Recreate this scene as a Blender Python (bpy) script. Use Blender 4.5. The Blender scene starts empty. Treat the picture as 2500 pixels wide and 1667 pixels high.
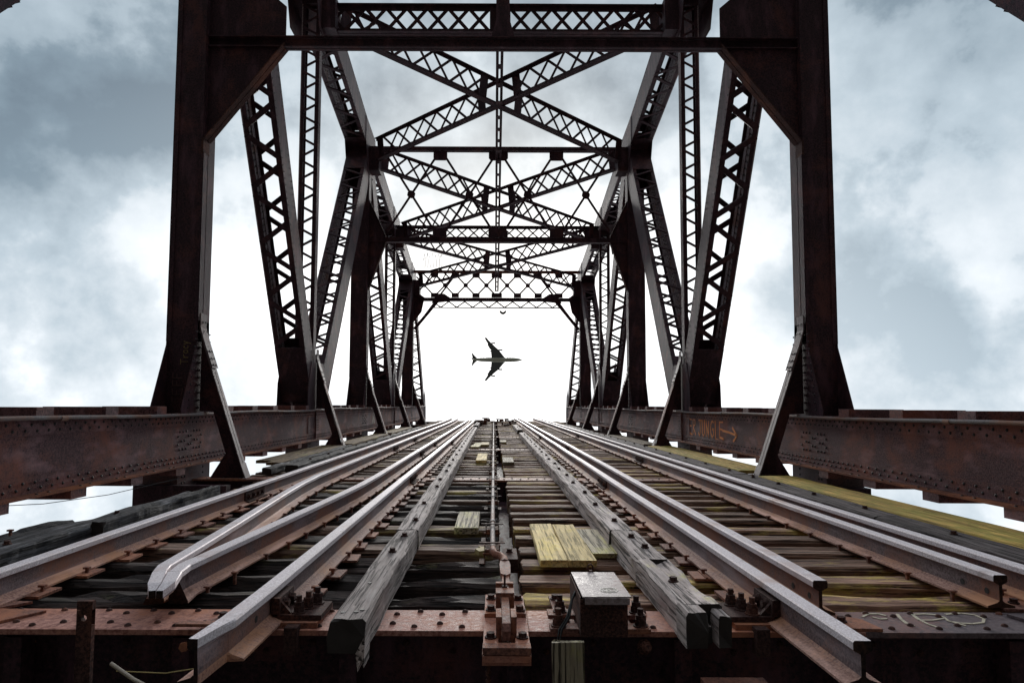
import bpy, math, random
from mathutils import Vector, Matrix, noise
random.seed(7)
R = math.radians
sc = bpy.context.scene
COL = sc.collection
# ------------------------------------------------------------------ camera, sky, sun, exposure
# The bridge is a bascule leaf standing open.  Everything on it is modelled in the leaf's own frame
# (x across, y along the leaf, z out of the deck) and swung up by TILT degrees at the end.
TILT = 72.0
EYE = 1.04
PITCH, ROLL = 0.0653, 0.0042
LEAF = Matrix.Translation((0, 0, 1.75)) @ Matrix.Rotation(R(TILT), 4, 'X')
cam_d = bpy.data.cameras.new('camera'); cam = bpy.data.objects.new('camera', cam_d); COL.objects.link(cam)
cam_d.sensor_width = 36.0; cam_d.lens = 36.0 * 1600 / 2500
cam_d.shift_x = (1250 - 1207) / 2500; cam_d.shift_y = (882.4 - 833.5) / 2500
cam_d.clip_start = 0.05; cam_d.clip_end = 20000
cam.matrix_world = LEAF @ Matrix.Translation((0, 0, EYE)) @ Matrix.Rotation(R(90) + PITCH, 4, 'X') @ Matrix.Rotation(ROLL, 4, 'Z')
sc.camera = cam

def leaf_dir(v):
    return (LEAF.to_3x3() @ Vector(v)).normalized()
SUN = leaf_dir((0.0, 1580, 330))
LUP = leaf_dir((0.0, 0.0, 1.0))
SUN_ELEV = math.asin(SUN.z); SUN_ROT = math.atan2(SUN.x, SUN.y)
world = bpy.data.worlds.new('World'); sc.world = world; world.use_nodes = True
nt = world.node_tree; nt.nodes.clear()
def N(t, typ, **kw):
    n = t.nodes.new(typ)
    for k, v in kw.items():
        if k.startswith('i_'):
            n.inputs[int(k[2:])].default_value = v
        else: setattr(n, k, v)
    return n
def LK(t, a, b): t.links.new(a, b)
def ramp(t, src, stops, interp='LINEAR'):
    r = N(t, 'ShaderNodeValToRGB'); cr = r.color_ramp; cr.interpolation = interp
    while len(cr.elements) < len(stops): cr.elements.new(0.5)
    for e, (p, c) in zip(cr.elements, stops):
        e.position = p; e.color = (c[0], c[1], c[2], 1) if isinstance(c, (tuple, list)) else (c, c, c, 1)
    LK(t, src, r.inputs[0]); return r.outputs[0]
def math_(t, op, a, b=None, clamp=False):
    m = N(t, 'ShaderNodeMath', operation=op); m.use_clamp = clamp
    for i, v in enumerate((a, b)):
        if v is None: continue
        if isinstance(v, (int, float)): m.inputs[i].default_value = v
        else: LK(t, v, m.inputs[i])
    return m.outputs[0]
def mixc(t, fac, a, b, mode='MIX'):
    m = N(t, 'ShaderNodeMix', data_type='RGBA', blend_type=mode)
    if isinstance(fac, (int, float)): m.inputs[0].default_value = fac
    else: LK(t, fac, m.inputs[0])
    for i, v in ((6, a), (7, b)):
        if isinstance(v, (tuple, list)): m.inputs[i].default_value = (*v[:3], 1)
        else: LK(t, v, m.inputs[i])
    return m.outputs[2]
tc = N(nt, 'ShaderNodeTexCoord')
sky = N(nt, 'ShaderNodeTexSky', sky_type='NISHITA', sun_disc=False, sun_elevation=SUN_ELEV, sun_rotation=SUN_ROT)
sky.air_density = 1.4; sky.dust_density = 3.0
dp = N(nt, 'ShaderNodeVectorMath', operation='DOT_PRODUCT'); dp.inputs[1].default_value = SUN
LK(nt, tc.outputs['Generated'], dp.inputs[0])
n1 = N(nt, 'ShaderNodeTexNoise'); n1.inputs['Scale'].default_value = 3.1; n1.inputs['Detail'].default_value = 9
n1.inputs['Roughness'].default_value = .52; n1.inputs['Distortion'].default_value = .15
mp = N(nt, 'ShaderNodeMapping'); mp.inputs['Location'].default_value = (3.7, 1.9, 0.4)
LK(nt, tc.outputs['Generated'], mp.inputs[0]); LK(nt, mp.outputs[0], n1.inputs['Vector'])
n2 = N(nt, 'ShaderNodeTexNoise'); n2.inputs['Scale'].default_value = 7.5; n2.inputs['Detail'].default_value = 10; n2.inputs['Roughness'].default_value = .58
LK(nt, mp.outputs[0], n2.inputs['Vector'])
du = N(nt, 'ShaderNodeVectorMath', operation='DOT_PRODUCT'); du.inputs[1].default_value = LUP
LK(nt, tc.outputs['Generated'], du.inputs[0])
glow = ramp(nt, dp.outputs['Value'], [(.20, .60), (.735, .62), (.80, .68), (.90, .78), (.975, .87)])
bank = ramp(nt, du.outputs['Value'], [(.04, 0), (.20, .36), (.40, 1.0), (.52, 1.0), (.80, .05)])      # thicker cloud, cleared again out of view to brighten the deck
cl = math_(nt, 'ADD', math_(nt, 'MULTIPLY', n1.outputs[0], .62), math_(nt, 'MULTIPLY', n2.outputs[0], .38))
clr = ramp(nt, cl, [(.40, 0.0), (.485, .45), (.52, .75), (.60, 1.0)])
amt = math_(nt, 'ADD', math_(nt, 'SUBTRACT', glow, math_(nt, 'MULTIPLY', bank, .41)), math_(nt, 'MULTIPLY', math_(nt, 'SUBTRACT', clr, .50), .40), True)
cloud = ramp(nt, amt, [(0.0, (.31, .46, .56)), (.25, (.76, 1.04, 1.20)), (.50, (1.92, 2.28, 2.48)), (.75, (3.6, 3.8, 3.9)), (1.0, (6.2, 6.3, 6.35))])
skyc = mixc(nt, .92, sky.outputs[0], cloud)
bg = N(nt, 'ShaderNodeBackground'); bg.inputs[1].default_value = .10
LK(nt, skyc, bg.inputs[0])
wo = N(nt, 'ShaderNodeOutputWorld'); LK(nt, bg.outputs[0], wo.inputs[0])

sl = bpy.data.lights.new('sun', 'SUN'); sl.energy = 1.5; sl.angle = R(16); sl.color = (1, .97, .93)
so = bpy.data.objects.new('sun', sl); COL.objects.link(so)
so.rotation_euler = (-SUN).to_track_quat('-Z', 'Y').to_euler()
sc.view_settings.view_transform = 'Standard'; sc.view_settings.look = 'None'
sc.view_settings.exposure = 1.4; sc.view_settings.gamma = 1.0; sc.view_settings.use_curve_mapping = False

# ------------------------------------------------------------------ materials
def base_mat(name):
    m = bpy.data.materials.new(name); m.use_nodes = True; t = m.node_tree; t.nodes.clear()
    b = N(t, 'ShaderNodeBsdfPrincipled'); o = N(t, 'ShaderNodeOutputMaterial'); LK(t, b.outputs[0], o.inputs[0])
    c = N(t, 'ShaderNodeTexCoord'); oi = N(t, 'ShaderNodeObjectInfo')
    add = N(t, 'ShaderNodeVectorMath', operation='ADD'); LK(t, c.outputs['Object'], add.inputs[0])
    s = N(t, 'ShaderNodeVectorMath', operation='SCALE'); s.inputs[0].default_value = (37.1, 91.7, 53.3)
    LK(t, oi.outputs['Random'], s.inputs['Scale']); LK(t, s.outputs[0], add.inputs[1])
    return m, t, b, add.outputs[0], oi.outputs['Random']
def nz(t, vec, scale, detail=5, rough=.6, dist=0, sc3=None):
    if sc3:
        mpn = N(t, 'ShaderNodeMapping'); mpn.inputs['Scale'].default_value = sc3; LK(t, vec, mpn.inputs[0]); vec = mpn.outputs[0]
    n = N(t, 'ShaderNodeTexNoise'); n.inputs['Scale'].default_value = scale; n.inputs['Detail'].default_value = detail
    n.inputs['Roughness'].default_value = rough; n.inputs['Distortion'].default_value = dist
    LK(t, vec, n.inputs['Vector']); return n.outputs[0]
def bump(t, b, h, st, dist=.01):
    bn = N(t, 'ShaderNodeBump'); bn.inputs['Strength'].default_value = st; bn.inputs['Distance'].default_value = dist
    LK(t, h, bn.inputs['Height']); LK(t, bn.outputs[0], b.inputs['Normal'])
def metal_mat(name, dark, mid, rust, rust_at=.60, grain=60, rough=.5, spec=.3, streak=None, metallic=0., bst=.35):
    m, t, b, v, rnd = base_mat(name)
    big = nz(t, v, 1.7, 6, .65, .4); fine = nz(t, v, grain, 3, .7)
    c1 = mixc(t, ramp(t, fine, [(.35, 0), (.68, 1)]), dark, mid)
    rf = math_(t, 'ADD', math_(t, 'MULTIPLY', big, .75), math_(t, 'MULTIPLY', fine, .25))
    c2 = mixc(t, ramp(t, rf, [(rust_at - .09, 0), (rust_at + .06, 1)]), c1, rust)
    if streak:
        st = nz(t, v, 6, 4, .6, 0, streak)
        c2 = mixc(t, ramp(t, st, [(.52, 0), (.72, .55)]), c2, (mid[0]*2.1, mid[1]*2.2, mid[2]*2.25))
    spot = nz(t, v, 9, 4, .7)
    c2 = mixc(t, ramp(t, spot, [(.6, 0), (.75, .6)]), c2, (dark[0]*.5, dark[1]*.45, dark[2]*.45))
    LK(t, c2, b.inputs['Base Color']); b.inputs['Metallic'].default_value = metallic
    LK(t, ramp(t, fine, [(.3, rough), (.7, rough + .25)]), b.inputs['Roughness'])
    b.inputs['Specular IOR Level'].default_value = spec
    bump(t, b, fine, bst, .004)
    return m
M = {}
M['steel'] = metal_mat('steel_paint', (.011, .005, .009), (.070, .032, .042), (.115, .042, .040), .60, 45, .55, .25, (1.0, 1.0, .25), 0., .7)
M['chord'] = metal_mat('chord_paint', (.035, .013, .017), (.20, .105, .110), (.25, .085, .060), .56, 60, .55, .25, (1.0, .35, .9), 0., .7)
M['web_light'] = metal_mat('lit_inner_web', (.16, .12, .13), (.50, .42, .44), (.26, .13, .10), .60, 40, .6, .2)  # paler colour stands in for daylight on the outer webs' inner faces
M['flange_rust'] = metal_mat('flange_rust', (.10, .035, .025), (.24, .085, .055), (.34, .12, .06), .55, 60, .7, .2)
M['floor_rust'] = metal_mat('floor_rust', (.22, .085, .065), (.58, .30, .25), (.42, .16, .09), .55, 45, .6, .2, None, 0., .6)
M['floor_dark'] = metal_mat('floor_dark', (.07, .045, .05), (.17, .13, .14), (.22, .10, .085), .60, 60, .5, .35)
M['part_rust'] = metal_mat('part_rust', (.09, .038, .032), (.30, .145, .115), (.38, .15, .085), .55, 60, .65, .2, None, 0., .6)
M['part_dark'] = metal_mat('part_dark', (.030, .016, .015), (.10, .055, .050), (.19, .075, .05), .60, 80, .72, .1, None, 0., .6)
M['rail_head'] = metal_mat('rail_head', (.52, .44, .46), (.90, .83, .87), (.46, .27, .20), .64, 120, .48, .4, None, .1, .2)
M['rail_web'] = metal_mat('rail_web', (.085, .058, .060), (.27, .205, .215), (.28, .125, .085), .555, 90, .55, .25, (1.0, .12, 1.0), 0., .5)
M['rail_base'] = metal_mat('rail_base', (.20, .095, .075), (.52, .31, .26), (.48, .23, .13), .54, 70, .6, .2, (1.0, .15, 1.0), 0., .4)
M['cut_end'] = metal_mat('shaded_cut_end', (.012, .008, .008), (.05, .03, .026), (.09, .045, .03), .6, 60, .7, .15)  # rust darkened to stand in for shade on the rail ends
M['galv'] = metal_mat('galvanised', (.13, .115, .12), (.26, .235, .24), (.22, .11, .075), .55, 60, .62, .2, None, 0.)
def plain(name, c, rough=.6, metallic=0., vary=.25):
    m, t, b, v, rnd = base_mat(name)
    n = nz(t, v, 12, 5, .65)
    LK(t, mixc(t, n, tuple(x * (1 - vary) for x in c), tuple(x * (1 + vary) for x in c)), b.inputs['Base Color'])
    b.inputs['Roughness'].default_value = rough; b.inputs['Metallic'].default_value = metallic; return m
M['stick'] = plain('bleached_stick', (.42, .36, .30), .8)
M['lid'] = metal_mat('lid_steel', (.15, .11, .11), (.40, .33, .34), (.24, .11, .09), .56, 40, .45, .35)
M['orange'] = plain('orange_paint', (.88, .27, .05), .6)
M['rivet'] = plain('shaded_rivet', (.014, .009, .010), .55)  # near-black colour stands in for the shadow on the rivets' undersides
M['white'] = plain('white_paint', (.72, .68, .60), .7)
M['cream'] = plain('cream_chalk', (.50, .44, .34), .8)
M['yellowchalk'] = plain('yellow_chalk', (.22, .16, .06), .8)
M['redchalk'] = plain('pink_chalk', (.13, .075, .07), .8)
M['rubber'] = plain('black_rubber', (.012, .012, .013), .6)
M['plane_belly'] = plain('plane_belly', (.42, .42, .34), .4, 0, .15)
M['plane_wing'] = plain('plane_wing', (.10, .11, .11), .4, 0, .2)
M['straw'] = plain('dry_straw', (.40, .30, .12), .8)
M['moss'] = plain('moss', (.075, .085, .035), .9, 0, .5)

def wood_mat(name, dark, mid, light, moss=None, moss_at=.56, char=0., along=0, rough=.85, end_dark=True, crack=1.):
    m, t, b, v, rnd = base_mat(name)
    s = [9.0, 9.0, 9.0]; s[along] = .55
    g = nz(t, v, 3.2, 8, .68, .25, tuple(s))
    s2 = [30.0, 30.0, 30.0]; s2[along] = .8
    cr = nz(t, v, 2.2, 3, .6, .1, tuple(s2))
    c = ramp(t, g, [(.30, dark), (.50, mid), (.72, light)])
    crk = ramp(t, cr, [(.40, 0.), (.47, 1.)])
    c = mixc(t, math_(t, 'ADD', math_(t, 'MULTIPLY', crk, crack), 1 - crack), tuple(x * .28 for x in dark), c)
    hv = nz(t, v, 1.6, 5, .65)
    c = mixc(t, ramp(t, hv, [(.40, .55), (.60, 0)]), c, tuple(x * .55 for x in mid))
    if moss:
        mz = math_(t, 'ADD', nz(t, v, 2.0, 6, .7, .3, tuple([1.0 if i == along else 2.4 for i in range(3)])), math_(t, 'MULTIPLY', math_(t, 'SUBTRACT', rnd, .5), .14))
        mz2 = math_(t, 'MULTIPLY', ramp(t, mz, [(moss_at - .05, 0), (moss_at + .07, 1)]), ramp(t, g, [(.35, .25), (.6, 1)]))
        c = mixc(t, mz2, c, moss)
    if char:
        bz = nz(t, v, 2.3, 5, .6)
        c = mixc(t, ramp(t, bz, [(.62 - char * .3, char), (.72 - char * .15, 0)]), c, (.012, .011, .012))
    # per-piece brightness
    hs = N(t, 'ShaderNodeHueSaturation'); LK(t, c, hs.inputs['Color'])
    LK(t, math_(t, 'ADD', math_(t, 'MULTIPLY', rnd, .9), .75), hs.inputs['Value'])
    LK(t, hs.outputs[0], b.inputs['Base Color']); b.inputs['Roughness'].default_value = rough
    b.inputs['Specular IOR Level'].default_value = .25
    h = math_(t, 'ADD', math_(t, 'MULTIPLY', g, .5), math_(t, 'MULTIPLY', crk, .5))
    bump(t, b, h, 1.0, .018)
    return m
M['tie_right'] = wood_mat('tie_mossy', (.030, .014, .010), (.22, .115, .078), (.52, .33, .24), (.46, .34, .07), .575)
M['tie_left'] = wood_mat('tie_weathered', (.026, .014, .011), (.19, .11, .080), (.46, .31, .25), (.40, .33, .10), .59)
M['tie_charred'] = wood_mat('tie_charred', (.012, .009, .009), (.060, .040, .036), (.26, .21, .20), (.10, .095, .03), .64, .6)
M['timber'] = wood_mat('guard_timber', (.13, .10, .095), (.42, .345, .33), (.68, .60, .59), (.45, .40, .14), .66, 0, 1)
M['end_grain'] = plain('shaded_end_grain', (.035, .028, .026), .9, 0, .6)  # timber end faces coloured dark in place of their shade
M['timber_charred'] = wood_mat('charred_timber', (.02, .018, .02), (.065, .062, .07), (.26, .26, .28), None, .6, .55, 1)
M['timber_dark'] = wood_mat('dark_guard_timber', (.045, .033, .033), (.12, .095, .098), (.22, .19, .19), (.16, .15, .05), .66, 0, 1)
M['board_new'] = wood_mat('yellow_board', (.36, .29, .13), (.70, .52, .23), (.88, .70, .36), (.68, .51, .14), .60, 0, 1, crack=.4)
M['board_old'] = wood_mat('weathered_board', (.18, .14, .095), (.44, .37, .26), (.62, .54, .41), (.50, .46, .16), .57, 0, 1)
M['walk_yellow'] = wood_mat('walkway_plank_yellow', (.19, .135, .04), (.52, .34, .09), (.66, .47, .15), (.26, .23, .05), .54, 0, 1, crack=.7)
M['walk_brown'] = wood_mat('walkway_plank_brown', (.10, .065, .035), (.26, .17, .09), (.38, .27, .16), (.30, .27, .07), .58, 0, 1)

# ------------------------------------------------------------------ geometry helpers
class MB:
    def __init__(s): s.v = []; s.f = []; s.mi = []; s.sm = []
    def add(s, vs, fs, mi=0, smooth=False):
        o = len(s.v); s.v += [tuple(p) for p in vs]
        for f in fs: s.f.append([o + i for i in f]); s.mi.append(mi); s.sm.append(smooth)
    def box(s, x0, x1, y0, y1, z0, z1, mi=0):
        if x0 > x1: x0, x1 = x1, x0
        s.add([(x0,y0,z0),(x1,y0,z0),(x1,y1,z0),(x0,y1,z0),(x0,y0,z1),(x1,y0,z1),(x1,y1,z1),(x0,y1,z1)],
              [(0,3,2,1),(4,5,6,7),(0,1,5,4),(1,2,6,5),(2,3,7,6),(3,0,4,7)], mi)
    def bar(s, P, Q, up, w, t, mi=0, off=0.):
        """box from P to Q, w wide, t thick along up"""
        P = Vector(P); Q = Vector(Q); d = (Q - P).normalized(); u = Vector(up); u = (u - d * u.dot(d)).normalized(); sd = d.cross(u)
        vs = []
        for c in (P, Q):
            for a, b in ((-1, -1), (1, -1), (1, 1), (-1, 1)): vs.append(c + sd * a * w / 2 + u * (b * t / 2 + off))
        s.add(vs, [(0,1,2,3),(7,6,5,4),(0,4,5,1),(1,5,6,2),(2,6,7,3),(3,7,4,0)], mi)
    def tube(s, pts, r, n=8, mi=0, smooth=True, caps=True):
        pts = [Vector(p) for p in pts]; rings = []
        for i, p in enumerate(pts):
            d = (pts[min(i+1, len(pts)-1)] - pts[max(i-1, 0)]).normalized()
            a = Vector((0, 0, 1)) if abs(d.z) < .9 else Vector((1, 0, 0)); u = d.cross(a).normalized(); v = d.cross(u)
            rr = r[i] if isinstance(r, (list, tuple)) else r
            rings.append([p + (u * math.cos(2*math.pi*k/n) + v * math.sin(2*math.pi*k/n)) * rr for k in range(n)])
        vs = [q for g in rings for q in g]; fs = []
        for i in range(len(pts) - 1):
            for k in range(n): fs.append((i*n+k, i*n+(k+1) % n, (i+1)*n+(k+1) % n, (i+1)*n+k))
        s.add(vs, fs, mi, smooth)
        if caps: s.add(rings[0], [tuple(range(n))[::-1]], mi); s.add(rings[-1], [tuple(range(n))], mi)
    def prism(s, poly, th, plane='xz', at=0., mi=0):
        """extrude 2-D polygon from at to at+th along the third axis"""
        def P(a, b, c): return {'xz': (a, c, b), 'yz': (c, a, b), 'xy': (a, b, c)}[plane]
        n = len(poly); vs = [P(a, b, at) for a, b in poly] + [P(a, b, at + th) for a, b in poly]
        s.add(vs, [tuple(range(n))[::-1], tuple(range(n, 2*n))] + [(i, (i+1) % n, n+(i+1) % n, n+i) for i in range(n)], mi)
    def dome(s, p, nrm, r, n=6, h=.62, mi=0):
        p = Vector(p); nrm = Vector(nrm).normalized(); a = Vector((0,0,1)) if abs(nrm.z) < .9 else Vector((1,0,0))
        u = nrm.cross(a).normalized(); v = nrm.cross(u); vs = []
        for rr, hh in ((1, -.05), (.82, .6), (.35, 1)):
            for k in range(n):
                t = 2*math.pi*k/n; vs.append(p + (u*math.cos(t) + v*math.sin(t))*r*rr + nrm*r*h*hh)
        fs = []
        for i in range(2):
            for k in range(n): fs.append((i*n+k, i*n+(k+1) % n, (i+1)*n+(k+1) % n, (i+1)*n+k))
        fs.append(tuple(range(2*n, 3*n))); s.add(vs, fs, mi, True)
    def hexp(s, p, nrm, r, h, n=6, mi=0, rot=.2):
        p = Vector(p); nrm = Vector(nrm).normalized(); a = Vector((0,0,1)) if abs(nrm.z) < .9 else Vector((1,0,0))
        u = nrm.cross(a).normalized(); v = nrm.cross(u)
        lo = [p + (u*math.cos(rot+2*math.pi*k/n) + v*math.sin(rot+2*math.pi*k/n))*r for k in range(n)]
        hi = [q + nrm*h for q in lo]
        s.add(lo + hi, [tuple(range(n, 2*n)), tuple(range(n))[::-1]] + [(k, (k+1) % n, n+(k+1) % n, n+k) for k in range(n)], mi)
    def mesh(s, name, mats):
        me = bpy.data.meshes.new(name); me.from_pydata(s.v, [], s.f)
        if not isinstance(mats, (list, tuple)): mats = [mats]
        for m in mats: me.materials.append(m)
        me.polygons.foreach_set('material_index', s.mi); me.polygons.foreach_set('use_smooth', s.sm)
        import bmesh
        bm = bmesh.new(); bm.from_mesh(me); bmesh.ops.recalc_face_normals(bm, faces=bm.faces); bm.to_mesh(me); bm.free()
        return me
TOP = []
def thing(name, label, cat, loc=(0, 0, 0), group=None, kind=None):
    o = bpy.data.objects.new(name, None); COL.objects.link(o); o.location = loc; o.empty_display_size = .2
    if kind: o['kind'] = kind
    if label: o['label'] = label
    if cat: o['category'] = cat
    if group: o['group'] = group
    TOP.append(o); return o
def put(name, me, parent=None, mat=None, label=None, cat=None, group=None, kind=None):
    """mesh coordinates are leaf coordinates (times mat); parent Empties sit at their base"""
    o = bpy.data.objects.new(name, me); COL.objects.link(o)
    mat = mat or Matrix.Identity(4)
    if parent is not None:
        o.parent = parent
        o.matrix_local = (Matrix.Translation(-parent.location) @ mat) if parent.type == 'EMPTY' else mat
    else:
        o.matrix_world = mat; TOP.append(o)
    if label: o['label'] = label
    if cat: o['category'] = cat
    if group: o['group'] = group
    if kind: o['kind'] = kind
    return o
UNIT = {}
def bar_mesh(w, t, mat, angle=False):
    k = (round(w, 3), round(t, 3), mat, angle)
    if k not in UNIT:
        b = MB(); b.box(0, 1, -w/2, w/2, 0, t)
        if angle: b.box(0, 1, w/2 - t, w/2, -w*.35, 0)
        UNIT[k] = b.mesh('bar', M[mat])
    return UNIT[k]
def place_bar(name, parent, P, Q, up, w, t, mat='steel', angle=False):
    P = Vector(P); Q = Vector(Q); d = Q - P; L = d.length; d.normalize(); u = Vector(up); u = (u - d*u.dot(d)).normalized(); sd = u.cross(d)
    mt = Matrix(((d.x*L, sd.x, u.x, P.x), (d.y*L, sd.y, u.y, P.y), (d.z*L, sd.z, u.z, P.z), (0, 0, 0, 1)))
    return put(name, bar_mesh(w, t, mat, angle), parent, mt)
XC = .105
IN, OUT = 4.265, 4.665
PY = [3.25 + 6.03 * k for k in range(7)]     # panel points along the leaf

# ------------------------------------------------------------------ the ground under the raised leaf
g = MB(); S = 9000; n = 24
vs = []; fs = []
for j in range(n + 1):
    for i in range(n + 1):
        a = (i / n * 2 - 1); b = (j / n * 2 - 1); x = math.copysign(abs(a) ** 4, a) * S; y = math.copysign(abs(b) ** 4, b) * S
        vs.append((x, y, 0 if math.hypot(x, y) > 400 else noise.noise(Vector((x * .05, y * .05, 0))) * .12 - .1))
for j in range(n):
    for i in range(n): fs.append((j*(n+1)+i, j*(n+1)+i+1, (j+1)*(n+1)+i+1, (j+1)*(n+1)+i))
g.add(vs, fs, 0)
M['ground'] = plain('gravel_ground', (.04, .037, .033), .95, 0, .5)
go = bpy.data.objects.new('ground', g.mesh('ground', M['ground'])); COL.objects.link(go); go['kind'] = 'structure'

# ------------------------------------------------------------------ trusses
def side_x(s, a): return XC + s * a
def member(parent, name, s, A, B, w, pitch, barw, end0=.6, end1=.6, rivets=0, flange=.10, lace=True, back=True, mat='steel', angle=True, OUT=4.93):
    """two built-up webs joined by lacing; A, B = (y, z) in the truss plane"""
    a = Vector((0, A[0], A[1])); b = Vector((0, B[0], B[1])); d = (b - a).normalized(); nf = Vector((0, d.z, -d.y))
    if nf.y > 0: nf = -nf                         # nf points back towards the heel of the leaf
    L = (b - a).length; m = MB(); ex = Vector((1, 0, 0))
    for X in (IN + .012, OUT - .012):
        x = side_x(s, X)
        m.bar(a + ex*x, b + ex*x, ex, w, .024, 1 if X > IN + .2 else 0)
        for e in (-1, 1):
            inward = -s * flange/2 if X > IN + .2 else s * flange/2
            o = nf * (e * (w/2 - .012))
            m.bar(a + ex*(x + inward + (s*.012 if inward*s > 0 else -s*.012)) + o, b + ex*(x + inward + (s*.012 if inward*s > 0 else -s*.012)) + o, nf, flange, .022)
            # leg of the angle riveted to the web
            o2 = nf * (e * (w/2 - .012 - .075 - .011)); xo = x + (-s*.024 if X > IN + .2 else s*.024)
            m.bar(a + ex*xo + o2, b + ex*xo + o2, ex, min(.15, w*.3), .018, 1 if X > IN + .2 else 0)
    xi, xo_ = side_x(s, IN + .03), side_x(s, OUT - .03); xm = (xi + xo_)/2
    for (t0, t1) in ((0, end0), (L - end1, L)):
        if t1 - t0 < .01: continue
        for e in (-1, 1):
            m.bar(a + d*t0 + ex*xm + nf*e*(w/2 + .008), a + d*t1 + ex*xm + nf*e*(w/2 + .008), nf, OUT - IN - .004, .014)
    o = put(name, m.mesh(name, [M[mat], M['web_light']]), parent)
    if lace:
        n = max(2, int(round((L - end0 - end1) / (pitch/2)))); st = (L - end0 - end1) / n
        for e in (1, -1) if back else (1,):
            for k in range(n):
                t0 = end0 + st*(k + .12); t1 = end0 + st*(k + .88)
                p = a + d*t0 + nf*e*(w/2 + .004); q = a + d*t1 + nf*e*(w/2 + .004)
                if (k + (e < 0)) % 2: x0, x1 = xi, xo_
                else: x0, x1 = xo_, xi
                place_bar('lacing_bar', o, p + ex*x0, q + ex*x1, nf*e, barw, .014, mat, angle)
    if rivets:
        r = MB()
        for X, nx, rows in ((OUT - .033, -s, 1), (IN, -s, 1)):
            x = side_x(s, X)
            for row in ((-w/2 + .05, -w/2 + .115, w/2 - .05, w/2 - .115, -.05, .05) if X > IN + .2 else (-w/2 + .06, w/2 - .06)):
                k = 0; t = end0*.2 + (0 if abs(row) > w/2 - .08 else rivets/2)
                while t < L:
                    r.dome(a + d*t + nf*row + ex*x, (nx, 0, 0), .024 if X > IN + .2 else .016, 5); t += rivets
        put('rivets', r.mesh('rivets', M['rivet']), o, None, kind='stuff')
    return o
LSTEP = []
def chord(parent, s):
    x_in = side_x(s, IN)
    y0, y1 = -1.75, PY[6] + .3
    zt, zb = .90, .225
    m = MB()
    for X in (IN, OUT - .02):
        m.box(side_x(s, X), side_x(s, X + .02), y0, y1, zb, zt - .02)
        for (za, zz) in ((zt - .16, zt - .02), (zb, zb + .15)):
            xx = X - .014 if X == IN else X + .02
            m.box(side_x(s, xx), side_x(s, xx + .014), y0, y1, za, zz)
    m.box(side_x(s, IN - .12), side_x(s, IN + .10), y0, y1, zt - .02, zt)          # top cover angles
    m.box(side_x(s, OUT - .10), side_x(s, OUT + .10), y0, y1, zt - .02, zt)
    o = put('bottom_chord', m.mesh('bottom_chord', M['chord']), parent)
    m = MB()
    m.box(side_x(s, IN - .125), side_x(s, IN + .10), y0, y1, zb - .022, zb - .001)
    m.box(side_x(s, OUT - .10), side_x(s, OUT + .125), y0, y1, zb - .022, zb - .001)
    put('bottom_flange', m.mesh('bottom_flange', M['flange_rust']), o)
    # batten plates across the top and bottom of the chord
    bt = MB(); bt.box(-.33, .33, -.115, .115, 0, .095); bt.box(-.33, .33, -.115, .115, .095, .098)
    bme = bt.mesh('batten_plate', M['chord'])
    bt = MB(); bt.box(-.32, .32, -.12, .12, -.085, 0); bmd = bt.mesh('batten_plate', M['chord'])
    y = 5.93
    yy = []
    k = -5
    while True:
        y = 5.93 + 1.04*k; k += 1
        if y > y1: break
        if y < -1: continue
        near = min(abs(y - p) for p in PY)
        if near < .62 and y > 2.0: continue
        put('batten_plate', bme, o, Matrix.Translation((side_x(s, (IN + OUT)/2 + .02), y, zt + .001)))
    k = -5
    while True:
        y = 6.45 + 1.04*k; k += 1
        if y > y1: break
        if y < -1: continue
        if min(abs(y - p) for p in PY) < .62 and y > 2.0: continue
        put('batten_plate', bmd, o, Matrix.Translation((side_x(s, (IN + OUT)/2), y, zb - .023)))
    # rivets
    r = MB(); xf = side_x(s, IN - .014); xw = side_x(s, IN); nn = (-s, 0, 0)
    y = 4.2; i = 0
    while y < y1:
        st = .115 if any(abs(y - p) < 1.3 for p in PY) else .155
        for z, off in ((zt - .06, 0), (zt - .115, st/2), (zb + .045, 0), (zb + .10, st/2)):
            if y < 30 or i % 2 == 0: r.dome((xf, y + off, z), nn, .017, 5)
        for xx, off in ((IN - .09, 0),):
            if i % 4 < 2 and y < 20: r.dome((side_x(s, xx), y + off, zb), (0, 0, 1), .016, 5)
            if i % 4 < 2 and y < 20: r.dome((side_x(s, xx), y + off, zt), (0, 0, 1), .014, 5)
        y += st; i += 1
    for k in range(1, 7):
        p = PY[k]
        if k % 2:      # scattered connection group at the posts
            for (yo, z) in [(-.9,.66),(-.8,.66),(-.7,.66),(-.45,.665),(-.35,.665),(-.25,.665),(-.62,.60),(-.54,.60),(-.2,.60),(-.95,.60),(-.85,.54),(-.75,.54),
                            (-.42,.54),(-.33,.54),(-.95,.49),(-.62,.49),(-.54,.49),(-.2,.49),(-.9,.43),(-.8,.43),(-.7,.43),(-.45,.43),(-.35,.43),(-.25,.43)]:
                r.dome((xw, p + yo*.9 + .25, z), nn, .018, 5)
        else:
            for a in range(9):
                for z in (.43, .49, .545, .60, .66):
                    if (a in (3,) and z not in (.43, .66)): continue
                    r.dome((xw - s*.0, p - .55 + a*.1, z), nn, .018, 5)
    put('rivets', r.mesh('rivets', M['rivet']), o, None, kind='stuff')
    # splice plates at even panel points
    for k in (2, 4, 6):
        m = MB(); m.box(side_x(s, IN), side_x(s, IN - .012), PY[k] - .62, PY[k] - .02, zb + .15, zt - .16); m.box(side_x(s, IN - .015), side_x(s, IN - .05), PY[k] - .1, PY[k] - .075, zb, zt - .02)
        put('splice_plate', m.mesh('splice_plate', M['chord']), o)
    return o
T_TOP = {1: 12.1, 2: 11.0, 3: 9.75, 4: 8.62, 5: 7.62}
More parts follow.
